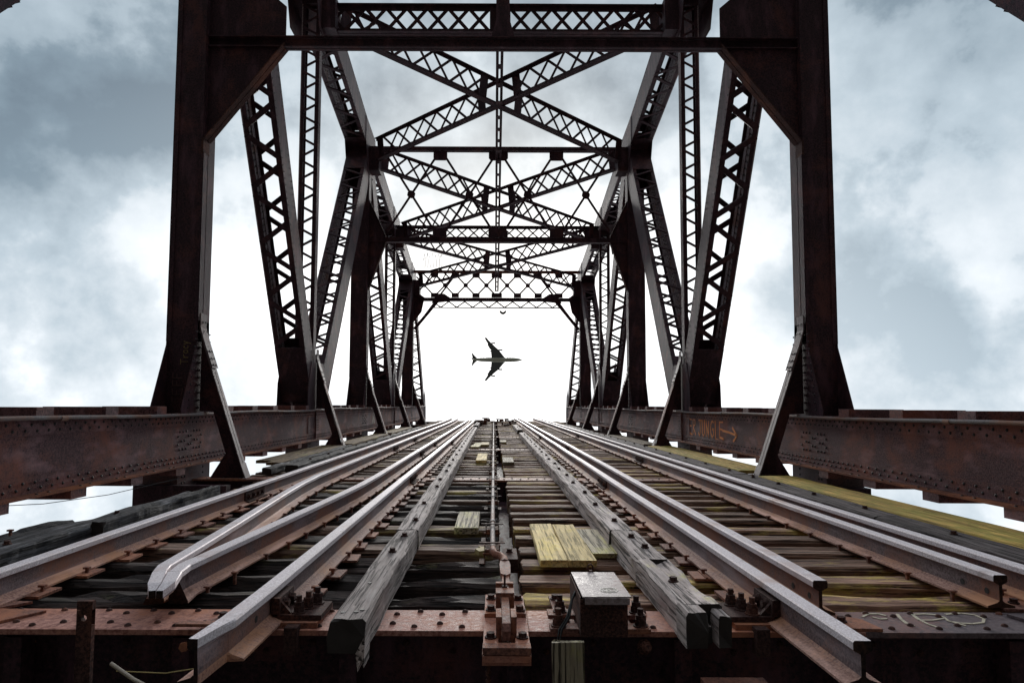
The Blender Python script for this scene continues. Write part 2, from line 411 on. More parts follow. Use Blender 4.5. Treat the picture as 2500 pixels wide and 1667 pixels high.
def ctr(y):
    for k in range(1, 5):
        if y <= PY[k+1]:
            t = (y - PY[k]) / (PY[k+1] - PY[k]); return T_TOP[k]*(1-t) + T_TOP[k+1]*t
    return T_TOP[5]
def truss(s):
    side = 'left' if s < 0 else 'right'
    t = thing('truss', ('riveted steel truss along the left edge, names scratched on its first post' if s < 0 else
                        'riveted steel truss along the right edge, orange lettering on its bottom chord'), 'bridge truss',
              (side_x(s, IN + .2), -1.75, .2), 'trusses on either side of the deck')
    ch = chord(t, s)
    # solid posts
    for k, ztop in ((1, T_TOP[1]), (3, T_TOP[3]), (5, T_TOP[5])):
        yf = PY[k] - .17; d = .36; OUTP = OUT if k == 1 else 4.78
        m = MB()
        m.box(side_x(s, IN), side_x(s, OUTP), yf, yf + .018, .9, ztop)          # face plate
        m.box(side_x(s, IN), side_x(s, IN + .02), yf + .018, yf + d, .9, ztop)
        m.box(side_x(s, OUTP - .02), side_x(s, OUTP), yf + .018, yf + d, .9, ztop)
        m.box(side_x(s, IN - .0), side_x(s, IN - .014), yf + .002, yf + .13, 1.9, ztop)
        m.box(side_x(s, IN - .0), side_x(s, IN - .014), yf + .15, yf + d, 1.9, ztop)
        m.box(side_x(s, OUTP - .05), side_x(s, OUTP + .02), yf - .012, yf, 1.9, ztop)
        m.box(side_x(s, IN), side_x(s, IN + .05), yf - .012, yf, 1.9, ztop)
        p = put('post', m.mesh('post', M['steel']), t)
        for X, th in ((IN - .014, .014), (OUTP, .014)):
            m = MB(); m.prism([(yf - .40, .902), (yf - .40, .95), (yf - .02, 1.85), (yf - .0, 2.2), (yf + d, 2.2), (yf + d + .02, 1.85), (yf + d + .40, .95), (yf + d + .40, .902)],
                              s*th, 'yz', side_x(s, X))
            gp = put('gusset_plate', m.mesh('gusset_plate', M['steel']), t)
            if X < OUTP:
                r = MB()
                for zz in range(11):
                    for yy in (yf - .22 + zz*.018, yf + .04, yf + .1, yf + .28, yf + d + .15 - zz*.012):
                        r.dome((side_x(s, X), yy, .98 + zz*.105), (-s, 0, 0), .016, 5)
                put('rivets', r.mesh('rivets', M['rivet']), gp, None, kind='stuff')
    # diagonals
    def gz(k): return (PY[k], .75)
    member(t, 'diagonal', s, (15.2, 1.2), (PY[1] + .17, 12.1), .54, 1.14, .105, 1.35, .3, .13, .085)
    member(t, 'diagonal', s, (15.72, .92), (21.45, 9.42), .74, .74, .065, 1.35, 1.35, .15, .085)
    member(t, 'diagonal', s, (PY[4] - .35, .92), (PY[3] + .2, 9.42), .70, .84, .075, 1.5, 1.0, .18, .085)
    member(t, 'diagonal', s, (PY[4] + .4, .92), (PY[5] - .05, 7.4), .62, .66, .075, 1.0, 1.2, .2)
    e = member(t, 'end_post', s, (PY[6], .5), (PY[5] + .15, 7.6), .55, .9, .06, .9, 1.0, .25)
    for k in (2, 4):
        member(t, 'hanger', s, (PY[k] - .20, .9), (PY[k] - .23, T_TOP[k] - .2), .21, .54, .055, .5, .3, 0, .07, True, False, 'steel', False, 4.70)
    for k in range(1, 5):
        member(t, 'top_chord', s, (PY[k], T_TOP[k]), (PY[k+1], T_TOP[k+1]), .86 if k < 3 else .78, 1.0, .085, .9, .9, .16 if k < 4 else .25)
    # gusset plates
    for k, poly in ((2, [(-.72, .9), (-.68, 1.5), (-.45, 2.0), (.55, 2.0), (.80, 1.5), (.85, .9)]),
                    (4, [(-.6, .9), (-.55, 2.2), (-.1, 2.8), (.45, 2.3), (.75, 1.4), (.6, .9)]),
                    (6, [(-.6, .0), (-.7, 1.3), (-.3, 1.9), (.15, 1.5), (.45, .6), (.45, .0)])):
        for X, th in ((IN - .015, .015), (4.93, .015)):
            m = MB(); m.prism([(PY[k] + a, b) for a, b in poly], s*th, 'yz', side_x(s, X)); put('gusset_plate', m.mesh('gusset_plate', M['steel']), t)
    for k in (2, 3, 4, 5):
        h = T_TOP[k]
        for X, th in ((IN - .015, .015), (4.93, .015)):
            m = MB(); m.prism([(PY[k] - .8, h - .25), (PY[k] - .8, h + .55), (PY[k] + .8, h + .35), (PY[k] + .8, h - .5), (PY[k] + .45, h - 1.15), (PY[k] - .45, h - 1.15)],
                              s*th, 'yz', side_x(s, X)); gp = put('gusset_plate', m.mesh('gusset_plate', M['steel']), t)
        # inner connection block for the lateral braces
        m = MB(); m.box(side_x(s, IN - .016), side_x(s, IN - .34), PY[k] - .28, PY[k] + .28, h - 1.05, h - .25); put('connection_block', m.mesh('connection_block', M['steel']), t)
    # hanging gusset boxes under the chord
    for k in range(0, 7):
        m = MB(); y0, y1 = PY[k] - .58, PY[k] + .40
        m.box(side_x(s, IN + .004), side_x(s, OUT + .1), y0, y1, -.95, .20)
        b = put('chord_pedestal', m.mesh('chord_pedestal', M['floor_dark']), t)
        r = MB()
        for yy in (.12, .2, .75): 
            for zz in (-.1, -.02, .06, .14): r.dome((side_x(s, IN + .004), y0 + yy, zz), (-s, 0, 0), .018, 5)
        put('rivets', r.mesh('rivets', M['rivet']), b, None, kind='stuff')
    return t, ch
tl, chl = truss(-1)
tr, chr_ = truss(1)

# back stays rising from the heel to the first posts (their corners show at the top of the picture)
for s, lab in ((-1, 'laced steel stay beyond the top left corner, leaning onto the left truss'), (1, 'laced steel stay beyond the top right corner, leaning onto the right truss')):
    t = thing('back_stay', lab, 'steel stay', (side_x(s, IN + .2), .6, .9), 'stays behind the first posts')
    member(t, 'stay_beam', s, (2.3, 1.09), (PY[1] - .2, 8.92), .34, .7, .06, .5, .5, 0, OUT=4.665)

# graffiti and scratches on the trusses
def strokes(lines, w, fn, th=.003):
    m = MB()
    for ln in lines:
        for p, q in zip(ln[:-1], ln[1:]):
            P, n_ = fn(*p); Q, _ = fn(*q)
            d = (Q - P)
            if d.length < 1e-5: continue
            d.normalize(); m.bar(P - d*w*.3, Q + d*w*.3, n_, w*random.uniform(.75, 1.15), th)
    return m
GL = {'E': ([[(0,0),(0,1)],[(0,1),(.8,1.02)],[(0,.55),(.6,.52)],[(0,0),(.85,-.08)]], 1.0),
      'R': ([[(0,0),(0,1),(.6,.95),(.62,.6),(0,.5),(.75,-.05)]], .95),
      'J': ([[(.1,1),(.8,1)],[(.5,1),(.5,.1),(.3,-.1),(0,.1)]], .9),
      'U': ([[(0,1),(.05,.1),(.3,-.08),(.6,.1),(.65,1)]], .95),
      'N': ([[(0,-.05),(0,1),(.65,-.1),(.7,1)]], 1.0),
      'G': ([[(.75,.9),(.4,1.02),(.05,.7),(.05,.2),(.4,-.1),(.78,.12),(.78,.45),(.5,.45)]], 1.05),
      'L': ([[(0,1),(.02,-.15),(.75,-.2)]], .9), 'P': ([[(0,0),(0,1),(.6,.95),(.6,.55),(0,.5)]], .85),
      'T': ([[(0,1),(.9,1)],[(.45,1),(.45,0)]], 1.0), 'F': ([[(0,0),(0,1),(.7,1)],[(0,.55),(.55,.55)]], .85),
      'r': ([[(0,.65),(0,0)],[(0,.4),(.3,.62),(.5,.6)]], .6), 'a': ([[(.5,.6),(.15,.6),(0,.3),(.2,0),(.5,.15)],[(.5,.62),(.52,0)]], .7),
      'c': ([[(.5,.55),(.2,.62),(0,.3),(.2,0),(.5,.08)]], .65), 'y': ([[(0,.62),(.25,.1)],[(.5,.62),(.1,-.35)]], .6), ' ': ([], .45)}
xf = side_x(1, IN) - .0025
def right_web(u, v): return Vector((xf, 14.95 - u, v)), Vector((-1, 0, 0))
m = MB(); u = .0
for i, chh in enumerate('PER JUNGLE'):
    gl, adv = GL[chh]; sx = .235 if chh != ' ' else .2; sy = .29 + .015 * (i % 3) ; z0 = .425 
    lns = [[(u + a*sx, z0 + b*sy) for a, b in ln] for ln in gl]
    mm = strokes(lns, .042, right_web); m.add(mm.v, mm.f); u += adv*sx*1.05 + .025
mm = strokes([[(u - .1, .56), (u + .25, .54), (u + .62, .50)], [(u + .42, .63), (u + .63, .50), (u + .45, .38)]], .046, right_web); m.add(mm.v, mm.f)
put('painted_lettering', m.mesh('painted_lettering', M['orange']), chr_, None, label='orange hand-painted lettering with an arrow')
m = MB()
for s, ys in ((-1, 22.55), (1, 16.8)):
    fn = lambda a, b, s=s, ys=ys: (Vector((side_x(s, IN) - s*.0025, ys + a, b)), Vector((-s, 0, 0)))
    mm = strokes([[(0, .72), (-.1, .35), (.12, .62), (.2, .3), (.3, .75)], [(.1, .8), (.25, .7), (.3, .45), (.15, .3)]], .04, fn)
    put('painted_scribble', mm.mesh('painted_scribble', M['white']), chl if s < 0 else chr_)
post_y = PY[1] - .17
def scratch(word, x, z, size, mat, w):
    m = MB(); u = 0
    for chh in word:
        gl, adv = GL[chh]
        # text runs up the post
        lns = [[(x - b*size, z + u + a*size*.8) for a, b in ln] for ln in gl]
        mm = strokes(lns, w, lambda a, b: (Vector((a, post_y - .0025, b)), Vector((0, -1, 0))), .002); m.add(mm.v, mm.f); u += adv*size*.95
    post0 = [o for o in tl.children if o.name.startswith('post')][0]
    put('scratched_name', m.mesh('scratched_name', M[mat]), post0)
scratch('JEFF', -4.34, 1.05, .13, 'redchalk', .009)
scratch('Tracy', -4.27, 1.58, .10, 'yellowchalk', .009)

# ------------------------------------------------------------------ portal and sway frames
def dbl_angle(m, P, Q, up, w, d, gap=.03):
    """two angles back to back"""
    P = Vector(P); Q = Vector(Q); dd = (Q - P).normalized(); u = Vector(up); sd = dd.cross(u).normalized()
    for e in (-1, 1):
        m.bar(P + sd*e*(gap/2 + w/4), Q + sd*e*(gap/2 + w/4), u, w/2 - .002, .014)
        m.bar(P + sd*e*(gap/2 + .007) + u*d/2, Q + sd*e*(gap/2 + .007) + u*d/2, sd, d, .013)
def xz(x, z, y): return Vector((x, y, z))
XL, XR = side_x(-1, IN), side_x(1, IN)
# frame at the first posts: solid knees
t = thing('portal_frame', 'black portal frame with solid triangular knees nearest the viewer', 'portal frame', (XC, PY[1], 6.1))
yf = PY[1] - .10
m = MB(); m.box(XL, XR, yf, yf + .016, 6.19, 6.31); m.box(XL, XR, yf - .06, yf - .001, 6.17, 6.185); m.box(XL, XR, yf + .017, yf + .07, 6.17, 6.185)
m.box(XL, XR, yf - .06, yf - .001, 6.315, 6.33); m.box(XL, XR, yf + .017, yf + .07, 6.315, 6.33)
put('strut', m.mesh('strut', M['steel']), t)
for s in (-1, 1):
    X = lambda a: XC + s*a
    m = MB(); m.prism([(X(IN), 4.82), (X(3.15), 6.20), (X(3.15), 6.80), (X(3.3), 6.93), (X(IN), 7.9)], .016, 'xz', yf)
    p = put('knee_plate', m.mesh('knee_plate', M['steel']), t)
    m = MB()
    for e in (-1, 1):
        m.bar((X(IN - .02), yf + .008 + e*.058, 4.80), (X(3.14), yf + .008 + e*.058, 6.21), (s*.5, 0, -.6), .10, .016)
    m.bar((X(IN - .0), yf + .008, 4.80), (X(IN + .0), yf + .008, 4.60), (s*1, 0, 0), .2, .03)
    put('knee_flange', m.mesh('knee_flange', M['part_dark']), t)
# central hanger from the lattice strut down to the portal
m = MB(); m.prism([(XC - .17, 6.335), (XC - .10, 6.6), (XC - .09, 7.3), (XC + .09, 7.3), (XC + .10, 6.6), (XC + .17, 6.335)], .05, 'xz', PY[1] - .12)
m.box(XC - .09, XC - .02, PY[1] - .1, PY[1] - .05, 7.3, 11.4); m.box(XC + .02, XC + .09, PY[1] - .1, PY[1] - .05, 7.3, 11.4)
put('hanger', m.mesh('hanger', M['steel']), t)
def lattice_girder(label, y, z0, z1, nx, x0=None, x1=None, plates=True, name='lattice_strut', cat='lattice strut', bw=.07):
    x0 = XL if x0 is None else x0; x1 = XR if x1 is None else x1
    t = thing(name, label, cat, ((x0 + x1)/2, y, (z0 + z1)/2))
    for z, nm, sg in ((z1, 'upper_chord', -1), (z0, 'lower_chord', 1)):
        m = MB(); m.box(x0, x1, y - .12, y - .01, z - .008, z + .008); m.box(x0, x1, y + .01, y + .12, z - .008, z + .008)
        m.box(x0, x1, y - .022, y - .01, min(z, z + sg*.11), max(z, z + sg*.11)); m.box(x0, x1, y + .01, y + .022, min(z, z + sg*.11), max(z, z + sg*.11))
        put(nm, m.mesh(nm, M['steel']), t)
    if plates:
        m = MB(); m.box(XC - .25, XC + .25, y - .035, y - .023, z0 + .01, z1 - .01); put('centre_plate', m.mesh('centre_plate', M['steel']), t)
    st = (x1 - x0)/nx
    for i in range(nx):
        a = x0 + i*st; b = a + st
        if plates and a > XC - .3 and b < XC + .3: continue
        place_bar('lacing_bar', t, (a, y - .009, z0 + .05), (b, y - .009, z1 - .05), (0, 1, 0), bw, .008)
        place_bar('lacing_bar', t, (a, y + .001, z1 - .05), (b, y + .001, z0 + .05), (0, 1, 0), bw, .008)
    return t
lattice_girder('lattice strut of crossed bars high up just behind the nearest portal frame', PY[2], 9.98, 10.66, 17, bw=.085)
lattice_girder('small far lattice strut of crossed bars above the middle sway frame strut', PY[4], 8.0, 8.56, 17, bw=.055)
# frame at the third posts
t = thing('sway_frame', 'sway frame with wide crossed rods and solid knees in the middle of the bridge', 'sway frame', (XC, PY[3], 6.4))
yf = PY[3]
m = MB(); m.box(XL, XR, yf - .1, yf + .1, 9.44, 9.46); m.box(XL, XR, yf - .02, yf + .02, 9.46, 9.60); put('upper_strut', m.mesh('upper_strut', M['steel']), t)
m = MB(); m.box(XL, XR, yf - .10, yf + .10, 6.36, 6.38); m.box(XL, XR, yf - .02, yf + .02, 6.38, 6.52); put('lower_strut', m.mesh('lower_strut', M['steel']), t)
tops = [XC - 1.93, XC, XC + 1.93]; bots = [XC - 1.93, XC, XC + 1.93]
for x, w in zip(tops, (.23, .32, .23)):
    m = MB(); m.prism([(x - w, 9.43), (x - w, 9.2), (x - w*.8, 9.12), (x + w*.8, 9.12), (x + w, 9.2), (x + w, 9.43)], .014, 'xz', yf - .034); put('node_plate', m.mesh('node_plate', M['steel']), t)
    m = MB(); m.prism([(x - w, 6.53), (x - w, 6.72), (x - w*.8, 6.83), (x + w*.8, 6.83), (x + w, 6.72), (x + w, 6.53)], .014, 'xz', yf - .034); put('node_plate', m.mesh('node_plate', M['steel']), t)
    if w < .3:
        pass
nodes = [XC - 3.86] + tops + [XC + 3.86]
for i in range(4):
    a, b = nodes[i], nodes[i+1]
    for (p, q, dy) in (((a + .2, 9.2), (b - .18, 6.75), -.012), ((a + .2, 6.75), (b - .18, 9.2), .004)):
        place_bar('cross_rod', t, (p[0], yf + dy, p[1]), (q[0], yf + dy, q[1]), (0, 1, 0), .075, .012)
    mx = (a + b)/2
    m = MB(); m.hexp((mx + .01, yf - .013, 7.97), (0, -1, 0), .14, .012, 8); put('node_plate', m.mesh('node_plate', M['steel']), t)
for s in (-1, 1):
    X = lambda a: XC + s*a
    m = MB(); m.prism([(X(IN), 4.75), (X(3.7), 6.36), (X(3.7), 6.54), (X(IN), 7.75)], .016, 'xz', yf - .05); put('knee_plate', m.mesh('knee_plate', M['steel']), t)
    m = MB()
    for e in (-1, 1): m.bar((X(IN - .02), yf - .042 + e*.05, 4.76), (X(3.69), yf - .042 + e*.05, 6.36), (s*.5, 0, -.3), .07, .016)
    m.bar((X(3.69), yf - .04, 6.54), (X(IN - .01), yf - .04, 7.75), (s*.5, 0, .3), .12, .014)
    put('knee_flange', m.mesh('knee_flange', M['part_dark']), t)
# frame at the fifth posts: far portal
t = thing('portal_frame', 'far portal frame at the bridge end, a honeycomb of crossed bars', 'portal frame', (XC, PY[5], 6.4))
yf = PY[5]
m = MB(); m.box(XL, XR, yf - .1, yf + .1, 7.88, 7.9); m.box(XL, XR, yf - .02, yf + .02, 7.76, 7.88); put('upper_strut', m.mesh('upper_strut', M['part_rust']), t)
m = MB(); m.box(XL, XR, yf - .12, yf + .12, 6.32, 6.34); m.box(XL, XR, yf - .02, yf + .02, 6.34, 6.50); put('lower_strut', m.mesh('lower_strut', M['steel']), t)
st = 1.065
for i in range(-3, 4):
    x = XC + i*st; w = .27 if i == 0 else .19
    for z0, z1 in ((7.53, 7.755), (6.505, 6.74)):
        m = MB(); m.box(x - w, x + w, yf - .036, yf - .022, z0, z1); put('node_plate', m.mesh('node_plate', M['steel']), t)
for i in range(-4, 4):
    a = XC + i*st + .12; b = a + st - .24
    if i in (-4, 3): 
        a, b = max(a, XL), min(b, XR)
    place_bar('lacing_bar', t, (a, yf - .012, 6.7), (b, yf - .012, 7.58), (0, 1, 0), .075, .01)
    place_bar('lacing_bar', t, (a, yf, 7.58), (b, yf, 6.7), (0, 1, 0), .075, .01)
    m = MB(); m.hexp(((a+b)/2, yf - .013, 7.14), (0, -1, 0), .12, .01, 8); put('node_plate', m.mesh('node_plate', M['steel']), t)
for s in (-1, 1):
    X = lambda a: XC + s*a
    m = MB(); m.bar((X(IN - .05), yf - .06, 4.85), (X(3.0), yf - .06, 6.35), (0, 1, 0), .16, .02); m.bar((X(IN - .05), yf - .01, 4.85), (X(2.2), yf - .01, 7.6), (0, 1, 0), .09, .02)
    m.prism([(X(IN), 5.2), (X(IN), 6.9), (X(3.7), 6.5), (X(3.85), 5.75)], .016, 'xz', yf - .03)
    m.prism([(X(3.35), 6.2), (X(3.1), 6.7), (X(2.7), 6.7), (X(2.4), 6.5), (X(2.4), 6.3)], .016, 'xz', yf - .045)
    put('knee_brace', m.mesh('knee_brace', M['steel']), t)
# light truss under the far portal
t2 = thing('light_truss', 'thin zigzag truss hung under the far portal', 'light truss', (XC, PY[5] + .2, 6.1))
m = MB(); m.box(XC - 3.4, XC + 3.4, PY[5] + .16, PY[5] + .24, 5.99, 6.04); put('lower_chord', m.mesh('lower_chord', M['steel']), t2)
for i in range(16):
    a = XC - 3.3 + i*.4125
    place_bar('lacing_bar', t2, (a, PY[5] + .2, 6.03 if i % 2 else 6.33), (a + .4125, PY[5] + .2, 6.33 if i % 2 else 6.03), (0, 1, 0), .065, .01)
# lateral braces
LAT = {2: (9.58, 10.32), 3: (8.40, 9.14), 4: (7.45, 8.12)}
for k in (2, 3, 4):
    zb, zt = LAT[k]; h = zt - zb; slope = (T_TOP[k+1] - T_TOP[k]) / 6.03
    ym = (PY[k] + PY[k+1])/2
    where = {2: 'nearest', 3: 'middle', 4: 'farthest'}[k]
    for s in (-1, 1):
        A = Vector((XC + s*(IN - .3), PY[k] + .25, zb - slope*2.75)); B = Vector((XC - s*(IN - .3), PY[k+1] - .25, zb + slope*2.75))
        t = thing('lateral_brace', f'{where} overhead lattice brace running from upper {"left" if s < 0 else "right"} to lower {"right" if s < 0 else "left"} across the bridge',
                  'lattice brace', ((A + B)/2), 'overhead diagonal braces crossing between the trusses')
        d = (B - A).normalized(); sd = d.cross(Vector((0, 0, 1))).normalized(); L = (B - A).length; up = sd.cross(d)
        if up.z < 0: up = -up
        dz = .016*s
        for zz, nm, th in ((0, 'lower_flange', .11), (h, 'upper_flange', .07)):
            m = MB()
            for e in (-1, 1):
                m.bar(A + up*(zz + dz) + sd*e*.052, B + up*(zz + dz) + sd*e*.052, up, .10, .014)
                m.bar(A + up*(zz + dz + (th/2 if zz == 0 else -th/2)) + sd*e*.0085, B + up*(zz + dz + (th/2 if zz == 0 else -th/2)) + sd*e*.0085, sd, th, .012)
            put(nm, m.mesh(nm, M['steel']), t)
        n_ = 16
        for i in range(n_):
            t0 = .35 + (L - .7)*i/n_; t1 = .35 + (L - .7)*(i+1)/n_
            if abs((t0 + t1)/2 - L/2) < .35: continue
            for e in (-1, 1):
                odd = (i + (e > 0)) % 2
                p = A + d*t0 + sd*e*.03 + up*(.04 if odd else h - .04); q = A + d*t1 + sd*e*.03 + up*(h - .04 if odd else .04)
                place_bar('lacing_bar', t, p, q, sd, .072, .01)
        for tt in (.12, L/2 - .62, L/2 + .62, L - .12):
            m = MB(); 
            c = A + d*tt
            m.bar(c + sd*.05, c + sd*.05 + up*h, sd, .26, .012)
            put('batten_plate', m.mesh('batten_plate', M['steel']), t)
# ridge strut
t = thing('ridge_strut', 'long slotted strut running down the middle of the overhead bracing', 'ridge strut', (XC, PY[3], 9.4))
def zr(y):
    pts = [(PY[1], 11.2), (PY[2], 10.30), (18.3, 9.50), (PY[3], 9.15), (24.3, 8.32), (PY[4], 7.95), (30.4, 7.4), (PY[5], 6.9)]
    for (a, b), (c, d) in zip(pts[:-1], pts[1:]):
        if y <= c: return b + (d - b)*(y - a)/(c - a)
    return pts[-1][1]
for k in range(1, 5):
    m = MB(); a, b = PY[k] + .03, PY[k+1] - .03
    for x in (XC - .075, XC + .045): 
        m.bar((x + .015, a, zr(a) - .03), (x + .015, b, zr(b) - .03), (0, 0, 1), .075, .02)
        m.bar((x + .015, a, zr(a) + .07), (x + .015, b, zr(b) + .07), (1, 0, 0), .18, .02)
    n_ = 9
    for i in range(n_ + 1):
        y = a + (b - a)*i/n_; m.box(XC - .095, XC + .095, y - .12, y + .12, zr(y) - .06, zr(y) - .05)
    put('strut_section', m.mesh('strut_section', M['steel']), t)
# small things aloft
t = thing('rubber_sling', 'black rubber sling dangling on two wires below the far portal', 'sling', (.43, PY[5] + .2, 5.8))
m = MB(); arc = [(.26 + .34*i/8, PY[5] + .2, 5.86 - .13*math.sin(math.pi*i/8)) for i in range(9)]
m.tube(arc, [.03, .05, .06, .065, .065, .065, .06, .05, .03], 8); put('band', m.mesh('band', M['rubber']), t)
for x in (.27, .59):
    m = MB(); m.tube([(x, PY[5] + .2, 5.85), (x - (x - .43)*.25, PY[5] + .2, 6.32)], .007, 5); put('wire', m.mesh('wire', M['rubber']), t)
m = MB(); rr = random.Random(3)
cz = 30.0
for i in range(7):
    x = -3.35 + i*.13; m.tube([(x, cz, 7.35), (x + .03, cz + .1, 7.75 + rr.uniform(-.1, .1)), (x + .08, cz, 8.0 + rr.uniform(-.12, .1)), (x + .14, cz - .1, 7.7), (x + .1, cz, 7.35)], .008, 4, 0, True, False)
m.tube([(-3.1, cz, 7.9), (-3.2, cz, 8.5), (-3.35, cz, 8.75)], .007, 4); m.tube([(-2.6, cz, 7.8), (-2.3, cz, 8.05), (-1.7, cz, 8.1)], .007, 4)
m.tube([(-3.75, cz, 7.2), (-3.5, cz, 7.6), (-3.2, cz, 7.8)], .007, 4)
put('wire_tangle', m.mesh('wire_tangle', M['rubber']), label='tangle of thin loose wire standing on the far left overhead brace', cat='wire tangle')

# ------------------------------------------------------------------ floor beams and brackets
NUTS = {}
def nut_mesh(kind):
    if kind not in NUTS:
        m = MB()
        if kind == 'rivet': m.dome((0,0,0), (0,0,1), .0165, 10, .72)
        if kind == 'bolt': m.hexp((0,0,0), (0,0,1), .026, .006, 12); m.hexp((0,0,.006), (0,0,1), .019, .018, 6)
        if kind == 'stud': m.hexp((0,0,0), (0,0,1), .034, .006, 12); m.hexp((0,0,.006), (0,0,1), .026, .026, 6); m.hexp((0,0,.032), (0,0,1), .024, .020, 6, 0, .6); m.hexp((0,0,.052), (0,0,1), .014, .028, 10)
        if kind == 'spike': m.box(-.008,.008,-.008,.008,-.04,.028); m.box(-.02,.016,-.013,.013,.022,.034)
        NUTS[kind] = m.mesh(kind, M['part_dark' if kind != 'spike' else 'part_rust'])
    return NUTS[kind]
def nut(kind, parent, x, y, z, rz=0., nrm=None, name=None):
    mt = Matrix.Translation((x, y, z)) @ Matrix.Rotation(rz, 4, 'Z')
    if nrm is not None: mt = Matrix.Translation((x, y, z)) @ Vector(nrm).to_track_quat('Z', 'Y').to_matrix().to_4x4()
    return put(name or kind, nut_mesh(kind), parent, mt)
fb0 = None
ordn = ['nearest', 'second', 'third', 'fourth', 'fifth', 'sixth', 'farthest']
for k in range(7):
    y = PY[k]; h = .152
    t = thing('floor_beam', f'{ordn[k]} riveted steel floor beam crossing under the rails', 'floor beam', (XC, y, -1.3), 'floor beams under the tracks')
    m = MB(); m.box(XL, .165, y - h, y + h, -.026, -.002); put('top_plate', m.mesh('top_plate', M['floor_rust'] if k == 0 else M['part_rust']), t)
    m = MB(); m.box(.167, 1.72 if k == 0 else XR, y - h, y + h, -.026, -.002); put('top_plate', m.mesh('top_plate', M['floor_rust'] if k == 0 else M['part_rust']), t)
    if k == 0: m = MB(); m.box(1.722, XR, y - h, y + h, -.026, -.002); put('top_plate', m.mesh('top_plate', M['floor_dark']), t, label='greyer end of the plate with pale painted scrawl')
    m = MB(); m.box(XL, XR, y - .01, y + .01, -1.3, -.028); m.box(XL, XR, y - .11, y - .011, -.045, -.028); m.box(XL, XR, y + .011, y + .11, -.045, -.028)
    m.box(XL, XR, y - .15, y - .011, -1.3, -1.27); m.box(XL, XR, y + .011, y + .15, -1.3, -1.27); m.box(XL, XR, y - .024, y - .011, -.19, -.046)
    for x in [XC - 3.9 + .78*i for i in range(11)]: m.box(x - .04, x + .04, y - .12, y - .026, -1.26, -.05)
    put('web', m.mesh('web', M['steel']), t)
    if k == 0:
        fb0 = t
        x = -3.95; i = 0
        while x < 4.2:
            if i % 2 == 0: pts = ((x, y + .125), (x - .005, y - .1))
            else: pts = ((x, y + .08), (x, y - .055))
            for (a, b) in pts:
                if (-.08 < a < .2) or (.24 < a < .72 and b < y + .2) or (-.74 < a < -.55) or (.82 < a < 1.06): continue
                nut('rivet', t, a, b, -.002)
            x += .112; i += 1
        x = -4.0; i = 0
        while x < 4.2: nut('rivet', t, x, y - .024, -.10 - .04*(i % 2), nrm=(0, -1, 0)); x += .224; i += 1
    else:
        r = MB(); x = -4.0; i = 0
        while x < 4.2: r.dome((x, y - .06 + .1*(i % 2), -.002), (0, 0, 1), .017, 5); x += .115; i += 1
        put('rivets', r.mesh('rivets', M['galv']), t, None, kind='stuff')
# pale scrawl on the nearest beam
SCR = [[(1.83,3.321),(1.883,3.364),(1.933,3.368),(1.952,3.341)],[(1.877,3.313),(1.897,3.286),(1.929,3.292)],[(2.026,3.36),(1.996,3.279),(1.986,3.219),(1.999,3.193)],
 [(2.1,3.361),(2.083,3.28),(2.083,3.211),(2.1,3.17)],[(2.1,3.361),(2.169,3.368),(2.218,3.354),(2.229,3.317)],[(2.083,3.271),(2.14,3.272),(2.217,3.299)],
 [(2.229,3.317),(2.215,3.264),(2.231,3.222),(2.247,3.197)],[(2.272,3.364),(2.357,3.383),(2.409,3.356),(2.409,3.293),(2.366,3.24),(2.299,3.222),(2.249,3.23),(2.215,3.256)]]
mm = strokes(SCR, .014, lambda a, b: (Vector((a, b, 0)), Vector((0, 0, 1))), .003)
put('painted_scrawl', mm.mesh('painted_scrawl', M['cream']), fb0)
# knee brackets from post to floor beam
for k in range(1, 6):
    for s in (-1, 1):
        y = PY[k] - .05
        t = thing('knee_bracket', f'{["","first","second","third","fourth","fifth"][k]} slanting knee bracket from the viewer on the {"left" if s < 0 else "right"} side',
                  'steel bracket', (XC + s*3.6, y, 0), 'knee brackets between posts and floor beams')
        X = lambda a: XC + s*a
        ft = 3.56
        m = MB(); m.prism([(X(ft + .03), .0), (X(4.20), 1.86), (X(4.245), 2.05), (X(4.245), .925), (X(4.05), .925), (X(3.86), .34), (X(4.07), 0)], .014, 'xz', y); put('bracket_plate', m.mesh('bracket_plate', M['steel']), t)
        m = MB()
        for e in (-1, 1): m.bar((X(ft), y + .007 + e*.045, .02), (X(4.18), y + .007 + e*.045, 1.86), (s*.9, 0, -.4), .075, .016)
        put('bracket_flange', m.mesh('bracket_flange', M['floor_dark'] if k == 1 else M['chord']), t)
        m = MB(); up = Vector((-s*.93, 0, .36))
        m.prism([(X(4.06), 1.54), (X(4.04), 1.535), (X(4.165), 1.90), (X(4.225), 2.1), (X(4.225), 2.3), (X(4.24), 2.3), (X(4.242), 2.09), (X(4.185), 1.89)], .19, 'xz', y - .088)
        sp = put('cover_strap', m.mesh('cover_strap', M['floor_dark']), t)
        m = MB(); m.bar((X(ft - .005), y + .007, .0), (X(ft + .07), y + .007, .2), up, .19, .014, 0, .014)
        put('foot_strap', m.mesh('foot_strap', M['floor_dark']), t)
        r = MB()
        for q, (fx, fz) in enumerate([(4.055, 1.58), (4.085, 1.67), (4.12, 1.77), (4.20, 2.05), (4.222, 2.18), (ft + .015, .06), (ft + .045, .15)]):
            for e in (-1, 1): r.dome((X(fx) - s*.004, y + .007 + e*.045, fz), up, .017, 6)
        put('rivets', r.mesh('rivets', M['rivet']), sp, None, kind='stuff')
